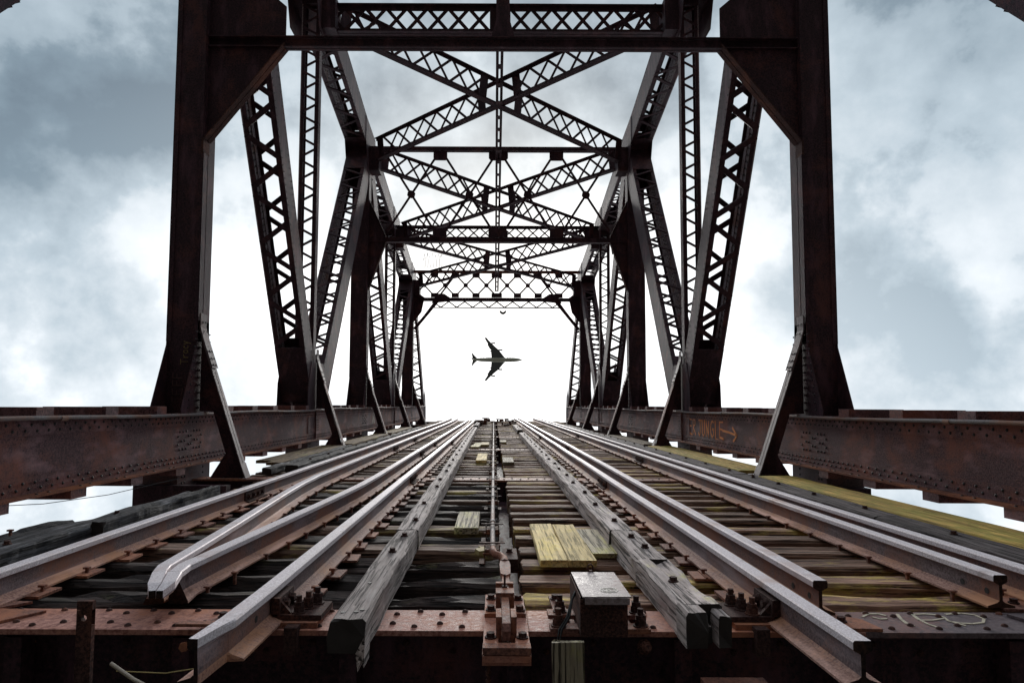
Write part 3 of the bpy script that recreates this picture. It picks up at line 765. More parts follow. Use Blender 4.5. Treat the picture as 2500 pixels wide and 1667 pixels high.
# conduits along the chords
for s in (-1, 1):
    m = MB(); pts = [(XC + s*(IN - .135), -1.6 + i*.8, .895 + .012*math.sin(i*.9) + (.02 if s < 0 and i > 22 else 0)) for i in range(51)]
    m.tube(pts, .019, 8)
    t = thing('conduit', f'pale galvanised conduit pipe running along the top of the {"left" if s < 0 else "right"} bottom chord', 'conduit', pts[0])
    put('pipe', m.mesh('pipe', M['galv']), t)
    for yy in [6.1 + 3.05*i for i in range(10)]:
        m = MB(); m.tube([(XC + s*(IN - .135), yy, .895), (XC + s*(IN - .135), yy + .09, .895)], .026, 8); put('coupling', m.mesh('coupling', M['galv']), t)

# ------------------------------------------------------------------ stringers (steel, below the ties)
for i, (x, lab) in enumerate(((-2.52, 'outer left'), (-1.08, 'inner left'), (1.37, 'inner right'), (2.85, 'outer right'))):
    m = MB(); m.box(x - .14, x + .14, 3.28, 41.5, -.26, -.235); m.box(x - .008, x + .008, 3.28, 41.5, -.9, -.26); m.box(x - .14, x + .14, 3.28, 41.5, -.925, -.9)
    put('stringer', m.mesh('stringer', M['steel']), label=f'dark steel stringer hidden in shade beneath the ties under the {lab} rail', cat='stringer', group='stringers under the ties')

m = MB(); m.box(-.12, .34, 3.42, 41.5, -.34, -.30); m.box(.1, .116, 3.42, 41.5, -.95, -.341)  # added channel, no true stringer: keeps sky from showing through the slot
put('stringer', m.mesh('stringer', M['steel']), label='added steel channel blocking the sky below the centre slot', cat='stringer', group='stringers under the ties')
# ------------------------------------------------------------------ ties
def rough_beam(L, w, h, n=22, seed=0, amp=.008, along='x', wob=.0, chip=.0, taper=0.):
    rr = random.Random(seed); m = MB(); prof = [(-.5, -.5), (.5, -.5), (.5, -.05), (.5, .40), (.42, .5), (.1, .5), (-.15, .5), (-.42, .5), (-.5, .40), (-.5, -.05)]
    k = len(prof); vs = []
    for i in range(n + 1):
        u = i / n * L
        if 0 < i < n: u += rr.uniform(-.3, .3) * L / n
        for j, (a, b) in enumerate(prof):
            nn = noise.noise_vector(Vector((u*2.2, a*3 + seed*7.7, b*3)))
            n3 = noise.noise(Vector((u*9., a*6 + seed*3.1, b*6)))
            aa = a*w + nn.x*amp*1.3 + n3*amp*.8; bb = b*h + nn.y*amp + n3*amp*.5 + wob*math.sin(u*1.7 + seed)
            if chip and b > .3:
                c = noise.noise(Vector((u*1.3 + seed*5, a*2, 4.2)))
                if c > .12: bb -= chip*(c - .12)*4; aa *= 1 - (c - .12)*.5
            uu = u + (rr.uniform(-.012, .012) if i in (0, n) else 0)
            vs.append((uu, aa, bb) if along == 'x' else (aa, uu, bb))
    fs = []
    for i in range(n):
        for j in range(k): fs.append((i*k+j, i*k+(j+1) % k, (i+1)*k+(j+1) % k, (i+1)*k+j))
    fs += [tuple(range(k))[::-1], tuple(range(n*k, n*k + k))]
    m.add(vs, fs); return m
TIEM = {}
def tie_mesh(kind, var):
    key = (kind, var)
    if key not in TIEM:
        L = {'right': 3.82, 'left': 3.24, 'leftwide': 3.62, 'charred': 3.24}[kind]
        amp = .012 if kind == 'charred' else .008
        m = rough_beam(L, .215, .215, 30, var*13 + len(kind), amp, 'x', 0, .05 if kind == 'charred' else (.012 if var % 2 else 0))
        TIEM[key] = m.mesh('crosstie', M[{'right': 'tie_right', 'left': 'tie_left', 'leftwide': 'tie_left', 'charred': 'tie_charred'}[kind]])
    return TIEM[key]
pitch = 6.03/15
def ordinal(n):
    return f'{n}{"th" if 10 < n % 100 < 20 else {1:"st",2:"nd",3:"rd"}.get(n % 10, "th")}'
rr = random.Random(11)
for sidek in ('left', 'right'):
    cnt = 0
    for p in range(7):
        for i in range(1, 15):
            y = PY[p] + .19 + (i - .5) * (6.03 - .38) / 14 + rr.uniform(-.025, .025)
            if y > 42: break
            cnt += 1
            kind = sidek
            if sidek == 'left':
                kind = 'charred' if (y < 9 and (i in (1, 2, 3, 5, 7, 8, 9, 11, 13))) else ('left' if y < 9.3 else 'leftwide')
            me = tie_mesh(kind, rr.randrange(6))
            x0 = .17 if sidek == 'right' else {'left': -3.2, 'charred': -3.2, 'leftwide': -3.58}[kind]
            zz = -.112 + rr.uniform(-.012, .004)
            mt = Matrix.Translation((x0 + rr.uniform(-.015, .015), y, zz)) @ Matrix.Rotation(rr.uniform(-.006, .006), 4, 'Z') @ Matrix.Rotation(rr.uniform(-.06, .06), 4, 'X')
            look = {'right': 'mossy weathered crosstie', 'left': 'brown weathered crosstie', 'leftwide': 'brown weathered crosstie', 'charred': 'blackened fire-scorched crosstie'}[kind]
            put('crosstie', me, None, mt, f'{look}, {ordinal(cnt)} beyond the nearest floor beam on the {sidek} track', 'crosstie', group=f'crossties of the {sidek} track')

# ------------------------------------------------------------------ rails
PROF = [(-.070, .0), (.070, .0), (.070, .010), (.020, .026), (.0085, .036), (.0085, .115), (.030, .126), (.036, .132), (.036, .158), (.031, .165),
        (-.031, .165), (-.036, .158), (-.036, .132), (-.030, .126), (-.0085, .115), (-.0085, .036), (-.020, .026), (-.070, .010)]
PM = [2, 2, 2, 2, 1, 1, 1, 0, 0, 0, 0, 0, 1, 1, 1, 2, 2, 2]
def rail_mesh(path, z0=.015, prof_at=None):
    """path: (x, y); prof_at(i) may alter the profile of station i"""
    m = MB(); k = len(PROF); vs = []; n = len(path)
    for i, (x, y) in enumerate(path):
        a = Vector(path[max(0, i-1)]); b = Vector(path[min(n-1, i+1)]); d = (b - a).normalized(); sx, sy = d.y, -d.x
        pr = prof_at(i) if prof_at and prof_at(i) else PROF
        for (u, v) in pr: vs.append((x + sx*u, y + sy*u, z0 + v))
    o = 0
    for i in range(n - 1):
        for j in range(k): m.add([], []); m.f.append([i*k+j, i*k+(j+1) % k, (i+1)*k+(j+1) % k, (i+1)*k+j]); m.mi.append(3 if abs(path[i+1][1] - path[i][1]) < .004 and i > 1 else PM[j]); m.sm.append(False)
    m.v = vs
    m.f.append(list(range(k))[::-1]); m.mi.append(3); m.sm.append(False); m.f.append(list(range((n-1)*k, n*k))); m.mi.append(3); m.sm.append(False)
    return m
RM = [M['rail_head'], M['rail_web'], M['rail_base'], M['cut_end']]
tpm = MB(); tpm.box(-.15, .15, -.09, .09, 0, .014); tpm.box(-.085, -.072, -.09, .09, .014, .022); tpm.box(.072, .085, -.09, .09, .014, .022)
TPL = tpm.mesh('tie_plate', M['part_rust'])
def far_bend(x, k): return x
def rail(name, label, xs, y0, y1=42.5, plates=True, joints=(), prof_at=None, ypts=None, group='rails'):
    if ypts is None:
        ypts = [y0] + [y0 + (y1 - y0)*(i/40)**1.3 for i in range(1, 41)]
        path = [(xs + .004*math.sin(y*1.3 + xs), y) for y in ypts]
        if y1 > 42: path = [(x + (0 if y < 30 else (y - 30)**2*.0012*(-1 if xs < 0 else -.4)), y) for x, y in path]
    else: path = ypts
    t = thing(name, label, 'rail', (path[0][0], max(path[0][1], 0), .0), group)
    put('rail_body', rail_mesh(path, .015, prof_at).mesh('rail_body', RM), t)
    def xat(y):
        for (a, b), (c, d) in zip(path[:-1], path[1:]):
            if y <= d: return a + (c - a)*(y - b)/(d - b)
        return path[-1][0]
    r2 = random.Random(int(abs(path[-1][0])*100))
    if plates:
        for p in range(7):
            for i in range(1, 15):
                y = PY[p] + .19 + (i - .5)*(6.03 - .38)/14
                if y < path[0][1] - .05 or y > min(y1, 30): continue
                x = xat(y); dx = r2.uniform(-.02, .02)
                put('tie_plate', TPL, t, Matrix.Translation((x + dx, y + r2.uniform(-.02, .02), .0)) @ Matrix.Rotation(r2.uniform(-.08, .08), 4, 'Z'))
                for e in (-1, 1): nut('spike', t, x + e*.088, y + r2.uniform(-.05, .05), .015, 0 if e > 0 else math.pi)
    else:
        for p in range(7):
            for i in range(1, 15, 1):
                y = PY[p] + .19 + (i - .5)*(6.03 - .38)/14
                if y < path[0][1] + .1 or y > 26: continue
                for e in (-1, 1): nut('spike', t, xat(y) + e*.078, y + r2.uniform(-.05, .05), .0, 0 if e > 0 else math.pi)
    for (y, e) in joints:
        x = xat(y)
        m = MB()
        for ee in (-1, 1):
            m.box(x + ee*.0086, x + ee*.024, y, y + .55, .048, .132); m.box(x + ee*.024, x + ee*.06, y, y + .55, .030, .046)
        jb = put('joint_bar', m.mesh('joint_bar', M['part_dark']), t)
        for q in range(4):
            for ee in (-1, 1): nut('bolt', t, x + ee*.024, y + .08 + q*.13, .09, nrm=(ee, 0, 0))
    return t
# left track, from the edge inwards
def cut_tip(prof_i):
    return None
rail('running_rail', 'outer running rail of the left track, bolted joint near the second floor beam', -2.55, 1.6, 42.5, True, ((6.75, 1),), None, None, 'running rails')
def taper(i):
    if i == 0: return [(min(u, .004) if v > .1 else (min(u, .0085) if v > .03 else min(u, .0085)), v) for u, v in PROF]
    if i == 1: return [(min(u, .020) if v > .1 else (min(u, .0085)), v) for u, v in PROF]
    if i == 2: return [(u if v > .1 else (min(u, .0085)), v) for u, v in PROF]
    return None
pth = [(-1.085, 2.46), (-1.075, 2.60), (-1.068, 2.68), (-1.066, 2.69), (-1.06, 3.1)] + [(-1.06 - (0 if y < 30 else (y - 30)**2*.0010), y) for y in [4 + i*1.2 for i in range(33)]]
rl = rail('running_rail', 'inner running rail of the left track with a tapered sawn-off end overhanging the beam', -1.06, 2.46, 42, True, ((8.3, 1), (16.2, 1)), taper, pth, 'running rails')
g2 = [(-1.605, 3.14), (-1.632, 3.22), (-1.715, 3.43), (-1.716, 3.432), (-1.757, 3.56), (-1.80, 4.05), (-1.88, 4.9), (-1.96, 5.7), (-2.04, 6.5), (-2.10, 7.2)] + [(-2.14 - (0 if y < 30 else (y - 30)**2*.0012), y) for y in [8 + i*1.2 for i in range(29)]]
g3 = [(-1.563, 3.14), (-1.575, 3.24), (-1.638, 3.43), (-1.638, 3.432), (-1.658, 3.58), (-1.625, 4.1), (-1.57, 4.9), (-1.515, 5.7), (-1.465, 6.5), (-1.435, 7.1)] + [(-1.42 - (0 if y < 30 else (y - 30)**2*.0012), y) for y in [8 + i*1.2 for i in range(29)]]
def nose(u0, u1, drop, hi):
    return [((min(max(u, u0), u1) if v > .1 or not hi else min(max(u, -.022), .022)), (max(v, .112) - (drop if v > .12 else 0)) if hi else v) for u, v in PROF]
def ptL(i): return {0: nose(-.012, .018, .018, True), 1: nose(-.03, .028, .003, True), 2: nose(-.07, .034, 0, True), 3: nose(-.07, .026, 0, False)}.get(i)
def ptR(i): return {0: nose(-.018, .012, .018, True), 1: nose(-.028, .03, .003, True), 2: nose(-.034, .07, 0, True), 3: nose(-.026, .07, 0, False)}.get(i)
rail('guard_rail', 'left guard rail of the left track, bending in to the rusty nose', -2.14, 3.14, 42, False, ((14.0, 1), (17.5, 1)), ptL, g2, 'guard rails')
rail('guard_rail', 'right guard rail of the left track, bending in to the rusty nose', -1.45, 3.14, 42, False, ((12.6, 1), (15.5, 1)), ptR, g3, 'guard rails')
rail('running_rail', 'inner running rail of the right track, its end jutting far out over the front beam', 1.362, 2.47, 42.5, True, ((7.9, 1), (19.0, 1)), None, None, 'running rails')
rail('guard_rail', 'left guard rail of the right track, cut square just behind the front beam', 1.615, 3.30, 42.5, False, ((14.2, 1),), None, None, 'guard rails')
rail('guard_rail', 'right guard rail of the right track, cut square with bolt holes in its web', 2.592, 3.42, 42.5, False, ((11.4, 1), (20.0, 1)), None, None, 'guard rails')
rail('running_rail', 'outer running rail of the right track beside the yellow walkway planks', 2.86, 1.6, 42.5, True, ((7.3, 1), (17.0, 1)), None, None, 'running rails')
# dark bolt holes near the sawn ends (countersunk rings)
def web_holes(t, pts):
    for (x, y, z, e) in pts:
        m = MB(); m.hexp((x, y, z), (e, 0, 0), .016, .002, 12); put('bolt_hole', m.mesh('bolt_hole', M['rubber']), t)
GR = [o for o in TOP if o.name.startswith(('guard_rail', 'running_rail'))]
def find(lbl): return [o for o in GR if lbl in o['label']][0]
web_holes(find('cut square with bolt'), [(2.592 - .0095, 3.50, .08, -1), (2.592 - .0095, 3.68, .08, -1)])
web_holes(find('cut square just'), [(1.615 - .0095, 3.40, .08, -1), (1.615 - .0095, 3.58, .08, -1)])
web_holes(find('tapered sawn-off'), [(-1.068 + .0095, 2.82, .085, 1), (-1.064 + .0095, 2.98, .085, 1)])
web_holes(find('jutting'), [(1.362 - .0095, 2.54, .10, -1), (1.362 - .0095, 2.60, .10, -1), (1.362 - .0095, 2.66, .10, -1)])

# clamps holding the inner running rails on the front beam
def clamp(x, s, label):
    t = thing('rail_clamp', label, 'rail clamp', (x + s*.15, 3.25, 0), 'rail clamps on the nearest floor beam')
    m = MB(); m.box(x + s*.03, x + s*.235, 3.12, 3.42, .0, .024); put('base_plate', m.mesh('base_plate', M['part_rust']), t)
    m = MB(); m.box(x + s*.04, x + s*.245, 3.15, 3.37, .026, .050); m.box(x + s*.011, x + s*.05, 3.15, 3.37, .051, .125)
    m.prism([(x + s*.05, .051), (x + s*.10, .051), (x + s*.05, .105)], .02, 'xz', 3.17); m.prism([(x + s*.05, .051), (x + s*.10, .051), (x + s*.05, .105)], .02, 'xz', 3.32)
    put('clamp_block', m.mesh('clamp_block', M['part_dark']), t)
    nut('stud', t, x + s*.13, 3.19, .05); nut('stud', t, x + s*.155, 3.26, .05); nut('stud', t, x + s*.18, 3.335, .05)
    nut('bolt', t, x + s*.05, 3.22, .09, nrm=(s, 0, 0)); nut('bolt', t, x + s*.05, 3.31, .09, nrm=(s, 0, 0))
    # lower flange clamp below
    m = MB(); m.box(x + s*.1, x + s*.16, 3.06, 3.118, -.10, .02); put('hook', m.mesh('hook', M['part_dark']), t)
clamp(-1.055, 1, 'rusty clamp with three upright studs holding the left inner rail to the beam')
clamp(1.362, -1, 'rusty clamp with upright studs holding the right inner rail to the beam')
# bent tie straps and slip plates on the front beam
def plate(name, label, cat, pts, z, th, mat, bolts=(), kind='bolt', bend=None):
    t = thing(name, label, cat, (sum(p[0] for p in pts)/len(pts), sum(p[1] for p in pts)/len(pts), z))
    m = MB(); m.prism(pts, th, 'xy', z)
    put('plate_body', m.mesh('plate_body', M[mat]), t)
    for (x, y) in bolts: nut(kind, t, x, y, z + th)
    return t
plate('slip_plate', 'flat rusty plate lying at the far left of the front beam', 'steel plate', [(-2.62, 3.14), (-2.36, 3.12), (-2.22, 3.33), (-2.48, 3.36)], .0, .012, 'part_rust', [(-2.42, 3.2)])
plate('slip_plate', 'loose rusty plate under the outer left rail at the edge of the picture', 'steel plate', [(-2.78, 3.36), (-2.5, 3.33), (-2.38, 3.46), (-2.7, 3.5)], .004, .012, 'part_rust')
plate('slip_plate', 'skewed rusty plate with one bolt just left of the left inner rail', 'steel plate', [(-1.36, 3.14), (-1.12, 3.12), (-1.12, 3.44), (-1.24, 3.44)], .0, .014, 'part_rust', [(-1.30, 3.23), (-1.16, 3.33)])
plate('slip_plate', 'narrow rusty ledge plate at the front edge left of the left inner rail', 'steel plate', [(-1.46, 3.08), (-1.2, 3.08), (-1.2, 3.13), (-1.46, 3.12)], .016, .014, 'part_rust')
plate('slip_plate', 'bent rusty plate with one bolt right of the right inner rail', 'steel plate', [(1.44, 3.12), (1.80, 3.10), (1.78, 3.24), (1.52, 3.42)], .0, .014, 'part_rust', [(1.66, 3.2)])
plate('slip_plate', 'pale steel plate under the outer right rail end', 'steel plate', [(2.60, 3.40), (2.98, 3.40), (3.0, 3.6), (2.66, 3.6)], .004, .012, 'part_rust', [(2.72, 3.5)])
plate('slip_plate', 'thin edge plate lying at the far right of the front beam', 'steel plate', [(2.62, 3.12), (2.9, 3.12), (2.9, 3.3), (2.55, 3.33)], .0, .014, 'floor_dark', [(2.7, 3.24)])

# ------------------------------------------------------------------ guard timbers
def timber(label, x, y0, y1, w=.17, h=.14, z=.07, mat='timber', seed=1, amp=.006, bolts=(), chip=.0, n=None, yaw=0., grp='guard timbers along the tracks', bk='bolt'):
    L = y1 - y0; m = rough_beam(L, w, h, n or int(12 + L*5), seed, amp, 'y', 0, chip)
    m.mi[-1] = m.mi[-2] = 1
    t = thing('guard_timber', label, 'guard timber', (x, y0, z - h/2), grp)
    put('beam', m.mesh('beam', [M[mat], M['end_grain']]), t, Matrix.Translation((x, y0, z)) @ Matrix.Rotation(yaw, 4, 'Z'))
    for (dy, dx) in bolts: nut(bk, t, x + dx - math.sin(yaw)*dy, y0 + dy, z + h/2 + .001)
    return t
hl = [(.09, .0), (.095, .03)]
tb = timber('grey weathered guard timber with a splintered front end left of the centre pipe', -.615, 2.82, 4.76, .15, .14, .07, 'timber', 3, .008, [(1.25, .0), (1.72, .01)], yaw=.002)
for (dx, dy) in ((-.035, .08), (.02, .09), (.04, .12), (-.01, .55)):
    m = MB(); m.hexp((-.615 + dx, 2.82 + dy, .1385), (0, 0, 1), .011, .004, 10); put('nail_hole', m.mesh('nail_hole', M['rubber']), tb)
m = MB(); m.prism([(-.56, .03), (-.535, .08), (-.54, -.06), (-.55, -.02), (-.565, -.075), (-.575, .0)], .12, 'xz', 2.81); put('splinter', m.mesh('splinter', M['timber']), tb)
timber('grey guard timber left of the pipe, second length with a cracked near end', -.622, 4.79, 10.35, .165, .14, .07, 'timber', 5, .007, [(.35, .02), (1.2, .0), (2.4, .02), (3.1, 0), (4.1, .01), (4.9, 0)], yaw=.006)
timber('grey guard timber left of the pipe, long third length running into the distance', -.66, 10.37, 26.2, .175, .14, .07, 'timber', 7, .007, [(i*1.1 + .3, 0) for i in range(14)], yaw=.006)
timber('far short length of grey guard timber left of the pipe', -.80, 28.5, 33.5, .2, .14, .07, 'timber', 8, .007, [(1., 0), (2.5, 0)])
timber('mossy guard timber with a rotten notched front end right of the junction box', .935, 3.03, 3.89, .20, .15, .07, 'timber', 13, .007, [(.37, -.02)], .02)
for x0, w_, hh, yy, sd in ((.880, .094, .15, 2.90, 71), (1.008, .054, .13, 2.915, 72), (.946, .04, .07, 2.96, 73)):
    m = rough_beam(3.045 - yy, w_, hh, 5, sd, .004, 'y'); m.mi[-1] = m.mi[-2] = 1
    put('broken_end', m.mesh('broken_end', [M['timber'], M['end_grain']]), [o for o in TOP if o.get('label', '').startswith('mossy guard timber with')][0], Matrix.Translation((x0, yy, .07 - (.15 - hh)/2)))
timber('short grey guard timber length right of the yellow boards', .935, 3.905, 4.78, .19, .145, .07, 'timber', 14, .006, [(.3, .02), (.62, .0)])
timber('long grey guard timber right of the centre slot running into the distance', .925, 4.80, 21.3, .185, .14, .07, 'timber', 15, .007, [(i*.82 + .35, .01*(-1)**i) for i in range(19)], yaw=.0015)
timber('far short length of grey guard timber right of the slot', .93, 23.6, 29.5, .2, .14, .07, 'timber', 16, .007, [(1., 0), (2.5, 0)])
# shims under the right timber
for i in range(26):
    y = 5.0 + i*.403 + .1
    m = MB(); m.box(.93 - .098, .93 + .096, y - .075, y + .075, -.006, .008); put('shim', m.mesh('shim', M['timber_dark']), [o for o in TOP if o.get('label', '').startswith('long grey guard')][0])
# outer timbers
timber('scorched black guard timber outside the left rail, nearest length', -3.14, 3.9, 6.9, .24, .16, .045, 'timber_charred', 21, .010, [(.4, 0), (1.6, .02)], .015, 60)
timber('thin split pale slab of burnt timber lying outside the left rail', -2.98, 5.0, 7.2, .10, .10, .10, 'timber_charred', 22, .010, [], .02, 50, .02)
timber('burnt timber stub poking up at the lower left edge', -3.45, 4.0, 5.3, .22, .14, .03, 'timber_charred', 24, .014, [(.75, .0)], .03, 30, bk='spike')
timber('charred grey guard timber outside the left rail running into the distance', -3.03, 9.9, 27, .19, .12, .06, 'timber_charred', 23, .009, [(1 + 1.2*i, 0) for i in range(12)], .012, 160)
timber('second charred timber lying just outside it on the left walkway', -3.30, 9.6, 15.2, .13, .09, .06, 'timber_charred', 25, .010, [], .02, 80, .006)
timber('dark guard timber outside the right rail, nearest length', 3.32, 2.8, 5.55, .26, .14, .05, 'timber_dark', 26, .008, [(1.1, .03), (2.0, 0)])
timber('dark guard timber outside the right rail, second length', 3.32, 5.57, 8.9, .25, .14, .05, 'timber_dark', 27, .008, [(.4, .02), (1.3, 0), (2.2, .02), (2.9, 0)])
timber('dark guard timber outside the right rail running into the distance', 3.33, 8.95, 30, .24, .14, .05, 'timber_dark', 28, .008, [(i*1.05 + .4, 0) for i in range(16)])
# walkway planks
def plank(label, x0, x1, y0, y1, z, th, mat, name='plank', cat='plank', group=None, seed=0, n=10, yaw=0.):
    rs = random.Random(seed); m = MB(); vs = []; k = 8
    pf = [(0, 0), (1, 0), (1, .8), (.98, 1), (.66, 1), (.33, 1), (.02, 1), (0, .8)]
    for i in range(n + 1):
        y = (y1 - y0)*i/n
        for (a, b) in pf:
            vs.append(((a - .5)*(x1 - x0) + noise.noise(Vector((y*3, a*5, seed)))*.004, y + (rs.uniform(-.008, .008) if i in (0, n) else 0), (b - 1)*th + noise.noise(Vector((y*2, a*3 + 5, seed)))*.004))
    fs = [(i*k+j, i*k+(j+1) % k, (i+1)*k+(j+1) % k, (i+1)*k+j) for i in range(n) for j in range(k)] + [tuple(range(k))[::-1], tuple(range(n*k, n*k+k))]
    m.add(vs, fs)
    return put(name, m.mesh(name, M[mat]), None, Matrix.Translation(((x0 + x1)/2, y0, z)) @ Matrix.Rotation(yaw, 4, 'Z'), label, cat, group)
G = 'long walkway planks outside the right rail'
plank('long mossy yellow walkway plank at the right edge, nearest, inner one', 3.50, 3.72, 1.8, 8.75, .115, .05, 'walk_yellow', seed=1, n=20, group=G)
plank('long mossy yellow walkway plank at the right edge, nearest, outer one', 3.725, 3.96, 1.6, 8.8, .112, .05, 'walk_yellow', seed=2, n=20, group=G)
plank('yellow walkway plank beyond the first right bracket, inner one', 3.52, 3.78, 9.5, 15.1, .112, .05, 'walk_yellow', seed=3, n=16, group=G)
plank('yellow walkway plank beyond the first right bracket, outer one', 3.785, 4.05, 9.6, 15.0, .115, .05, 'walk_yellow', seed=4, n=16, group=G)
plank('brown walkway plank far down the right side', 3.6, 4.0, 15.9, 20.8, .10, .05, 'walk_brown', seed=5, group=G)
G = 'long walkway planks outside the left rail'
plank('brown rusty-stained walkway plank left of the charred timber, inner one', -3.66, -3.42, 10.6, 15.0, .10, .05, 'walk_brown', seed=6, n=14, group=G)
plank('brown walkway plank at the left deck edge with an orange end', -3.93, -3.68, 10.9, 15.0, .105, .05, 'walk_brown', seed=7, n=14, group=G)
plank('brown walkway plank beyond the second left bracket', -3.8, -3.35, 15.6, 20.9, .10, .05, 'walk_brown', seed=8, n=14, group=G)
plank('brown walkway plank far down the left side', -3.8, -3.35, 21.6, 27.0, .10, .05, 'walk_brown', seed=9, n=14, group=G)
# boards lying between the tracks
plank('clean yellow board left one of the pair lying behind the junction box', .300, .480, 4.28, 5.56, .046, .044, 'board_new', 'board', 'board', None, 11)
plank('clean yellow board with an orange stain, right one of the pair behind the junction box', .484, .664, 4.28, 5.54, .046, .044, 'board_new', 'board', 'board', None, 12)
plank('cracked weathered board with ragged end beside the clean yellow pair', .672, .858, 4.53, 5.40, .034, .032, 'board_old', 'board', 'board', None, 13, 14, .01)
plank('short grey and yellow board left of the pipe, nearest of the small boards', -.318, -.122, 5.35, 6.15, .050, .05, 'board_old', 'board', 'board', None, 14, 10, .006)
plank('short yellow board left of the pipe, second of the small boards', -.325, -.13, 11.75, 13.4, .050, .05, 'board_new', 'board', 'board', None, 15)
plank('small far yellow board left of the pipe touching a tilted one', -.33, -.125, 16.3, 17.35, .050, .05, 'board_new', 'board', 'board', None, 16)
plank('small far weathered board lying askew beside the left guard timber', -.56, -.36, 15.5, 17.1, .048, .04, 'board_old', 'board', 'board', None, 17, 8, -.05)
plank('short pale board right of the slot, nearer one', .155, .35, 11.4, 12.4, .050, .05, 'board_old', 'board', 'board', None, 18)
plank('small far pale board right of the slot', .16, .33, 17.5, 18.4, .050, .05, 'board_old', 'board', 'board', None, 19)

# ------------------------------------------------------------------ pipe line and its rollers
t = thing('signal_pipe', 'long pale pipe running down the middle of the deck on roller stands', 'pipe', (-.01, 4.3, .1))
m = MB(); m.tube([(-.005, 4.28, .10)] + [(-.005 - .0006*y, y, .10 + .003*math.sin(y)) for y in range(5, 41)], .0175, 10); put('pipe', m.mesh('pipe', M['galv']), t)
m = MB(); m.tube([(-.005, 4.36, .10), (-.004, 4.27, .10), (.01, 4.20, .098), (.045, 4.17, .095), (.064, 4.11, .092), (.066, 4.02, .09)], [.021, .023, .024, .023, .024, .022], 10); put('elbow', m.mesh('elbow', M['part_rust']), t)
m = MB(); m.tube([(.066, 4.04, .09), (.066, 4.0, .09)], .027, 8)
m.prism([(.040, 3.99), (.092, 3.99), (.098, 3.90), (.094, 3.70), (.068, 3.66), (.040, 3.70), (.034, 3.90)], .03, 'xy', .078)
put('lug', m.mesh('lug', M['part_rust']), t)
m = MB(); m.box(.046, .086, 3.40, 3.70, .078, .10); put('rod', m.mesh('rod', M['part_rust']), t)
for y in (5.3, 7.4, 9.7, 12, 15, 18.3, 22, 26, 30):
    m = MB(); m.tube([(-.005 - .0006*y, y, .10 + .003*math.sin(y)), (-.005 - .0006*y, y + .08, .10 + .003*math.sin(y))], .023, 10); put('coupling', m.mesh('coupling', M['galv']), t)
rm = MB(); rm.box(-.085, .085, -.012, .012, .122, .128)
for e in (-1, 1):
    rm.box(e*.045, e*.051, -.06, .06, -.0, .122); rm.box(e*.045, e*.085, -.07, .07, -.0, .006)
RST = rm.mesh('stand_frame', M['part_dark'])
rm = MB(); rm.tube([(-.044, 0, .066), (.044, 0, .066)], .017, 10); RRL = rm.mesh('roller', M['part_rust'])
rm = MB(); rm.tube([(-.06, -.04, .06), (.06, -.04, .06)], .008, 6); RPN = rm.mesh('pin', M['part_rust'])
for i, y in enumerate([4.42, 5.11, 6.63, 8.18, 9.39, 10.6, 11.77, 13.3, 14.8, 16.4, 18.0, 19.6, 21.3, 23.0, 24.8, 26.6, 28.6, 30.6, 33, 35.5]):
    t = thing('roller_stand', f'{ordinal(i + 1)} small steel roller stand from the front carrying the centre pipe', 'roller stand', (-.01, y, 0), 'roller stands under the centre pipe')
    for nm, me in (('stand_frame', RST), ('roller', RRL), ('pin', RPN)): put(nm, me, t, Matrix.Translation((-.01, y, 0)))
t = thing('bearing_block', 'small steel block bolted in the slot right of the pipe', 'steel block', (.11, 4.6, 0))
m = MB(); m.box(.065, .162, 4.45, 4.78, -.08, .012); put('block', m.mesh('block', M['part_dark']), t); nut('bolt', t, .11, 4.66, .012)
m = MB(); m.prism([(-.06, 4.62), (-.10, 4.60), (-.13, 4.68), (-.09, 4.72), (-.11, 4.76), (-.07, 4.75), (-.055, 4.70)], .03, 'xy', .0)
put('leaf_litter', m.mesh('leaf_litter', M['straw']), label='crumpled dry leaf caught beside the pipe', cat='dry leaf')

# lock rod guide on the front beam
t = thing('lock_guide', 'rusty bolted guide with a sliding bar at the middle of the front beam', 'lock guide', (.057, 3.2, 0))
m = MB(); m.box(-.042, .022, 2.86, 3.58, .0, .026); m.box(.094, .156, 2.86, 3.56, .0, .026); m.box(-.046, .160, 2.82, 2.90, -.05, -.004); m.box(-.044, .158, 2.80, 3.10, -.03, -.004)
put('base_plate', m.mesh('base_plate', M['floor_rust']), t)
m = MB(); m.box(-.042, .014, 3.20, 3.30, .027, .045); m.box(.102, .156, 3.20, 3.30, .027, .045); m.box(-.044, .158, 2.80, 2.86, .0, .03); put('rib', m.mesh('rib', M['part_rust']), t)
for y0, y1, h in ((2.93, 3.05, .115), (3.28, 3.38, .10), (3.42, 3.46, .11)):
    m = MB(); m.box(.012, .036, y0, y1, .0, h); m.box(.078, .102, y0, y1, .0, h); 
    if y0 > 3.1: m.box(.012, .102, y0 + .005, y1 - .005, h + .0005, h + .018)
    put('guide_post', m.mesh('guide_post', M['part_rust']), t)
m = MB(); m.prism([(2.88, .03), (2.88, .07), (2.90, .098), (3.42, .098), (3.42, .03)], .036, 'yz', .039); put('sliding_bar', m.mesh('sliding_bar', M['part_rust']), t)
m = MB(); m.box(.052, .062, 3.385, 3.40, .11, .18); m.box(.044, .070, 3.378, 3.41, .11, .125); put('latch_pin', m.mesh('latch_pin', M['part_dark']), t)
for (x, y, z) in ((-.012, 3.50, .026), (.128, 3.49, .026), (-.012, 3.25, .045), (.128, 3.25, .045), (-.012, 2.93, .026), (.128, 2.93, .026)):
    nut('bolt', t, x, y, z, name='bolt')
m = MB()
for i in range(14): m.tube([(-.02, 2.86, -.06 - i*.03), (-.02, 2.86, -.075 - i*.03)], .012, 8)
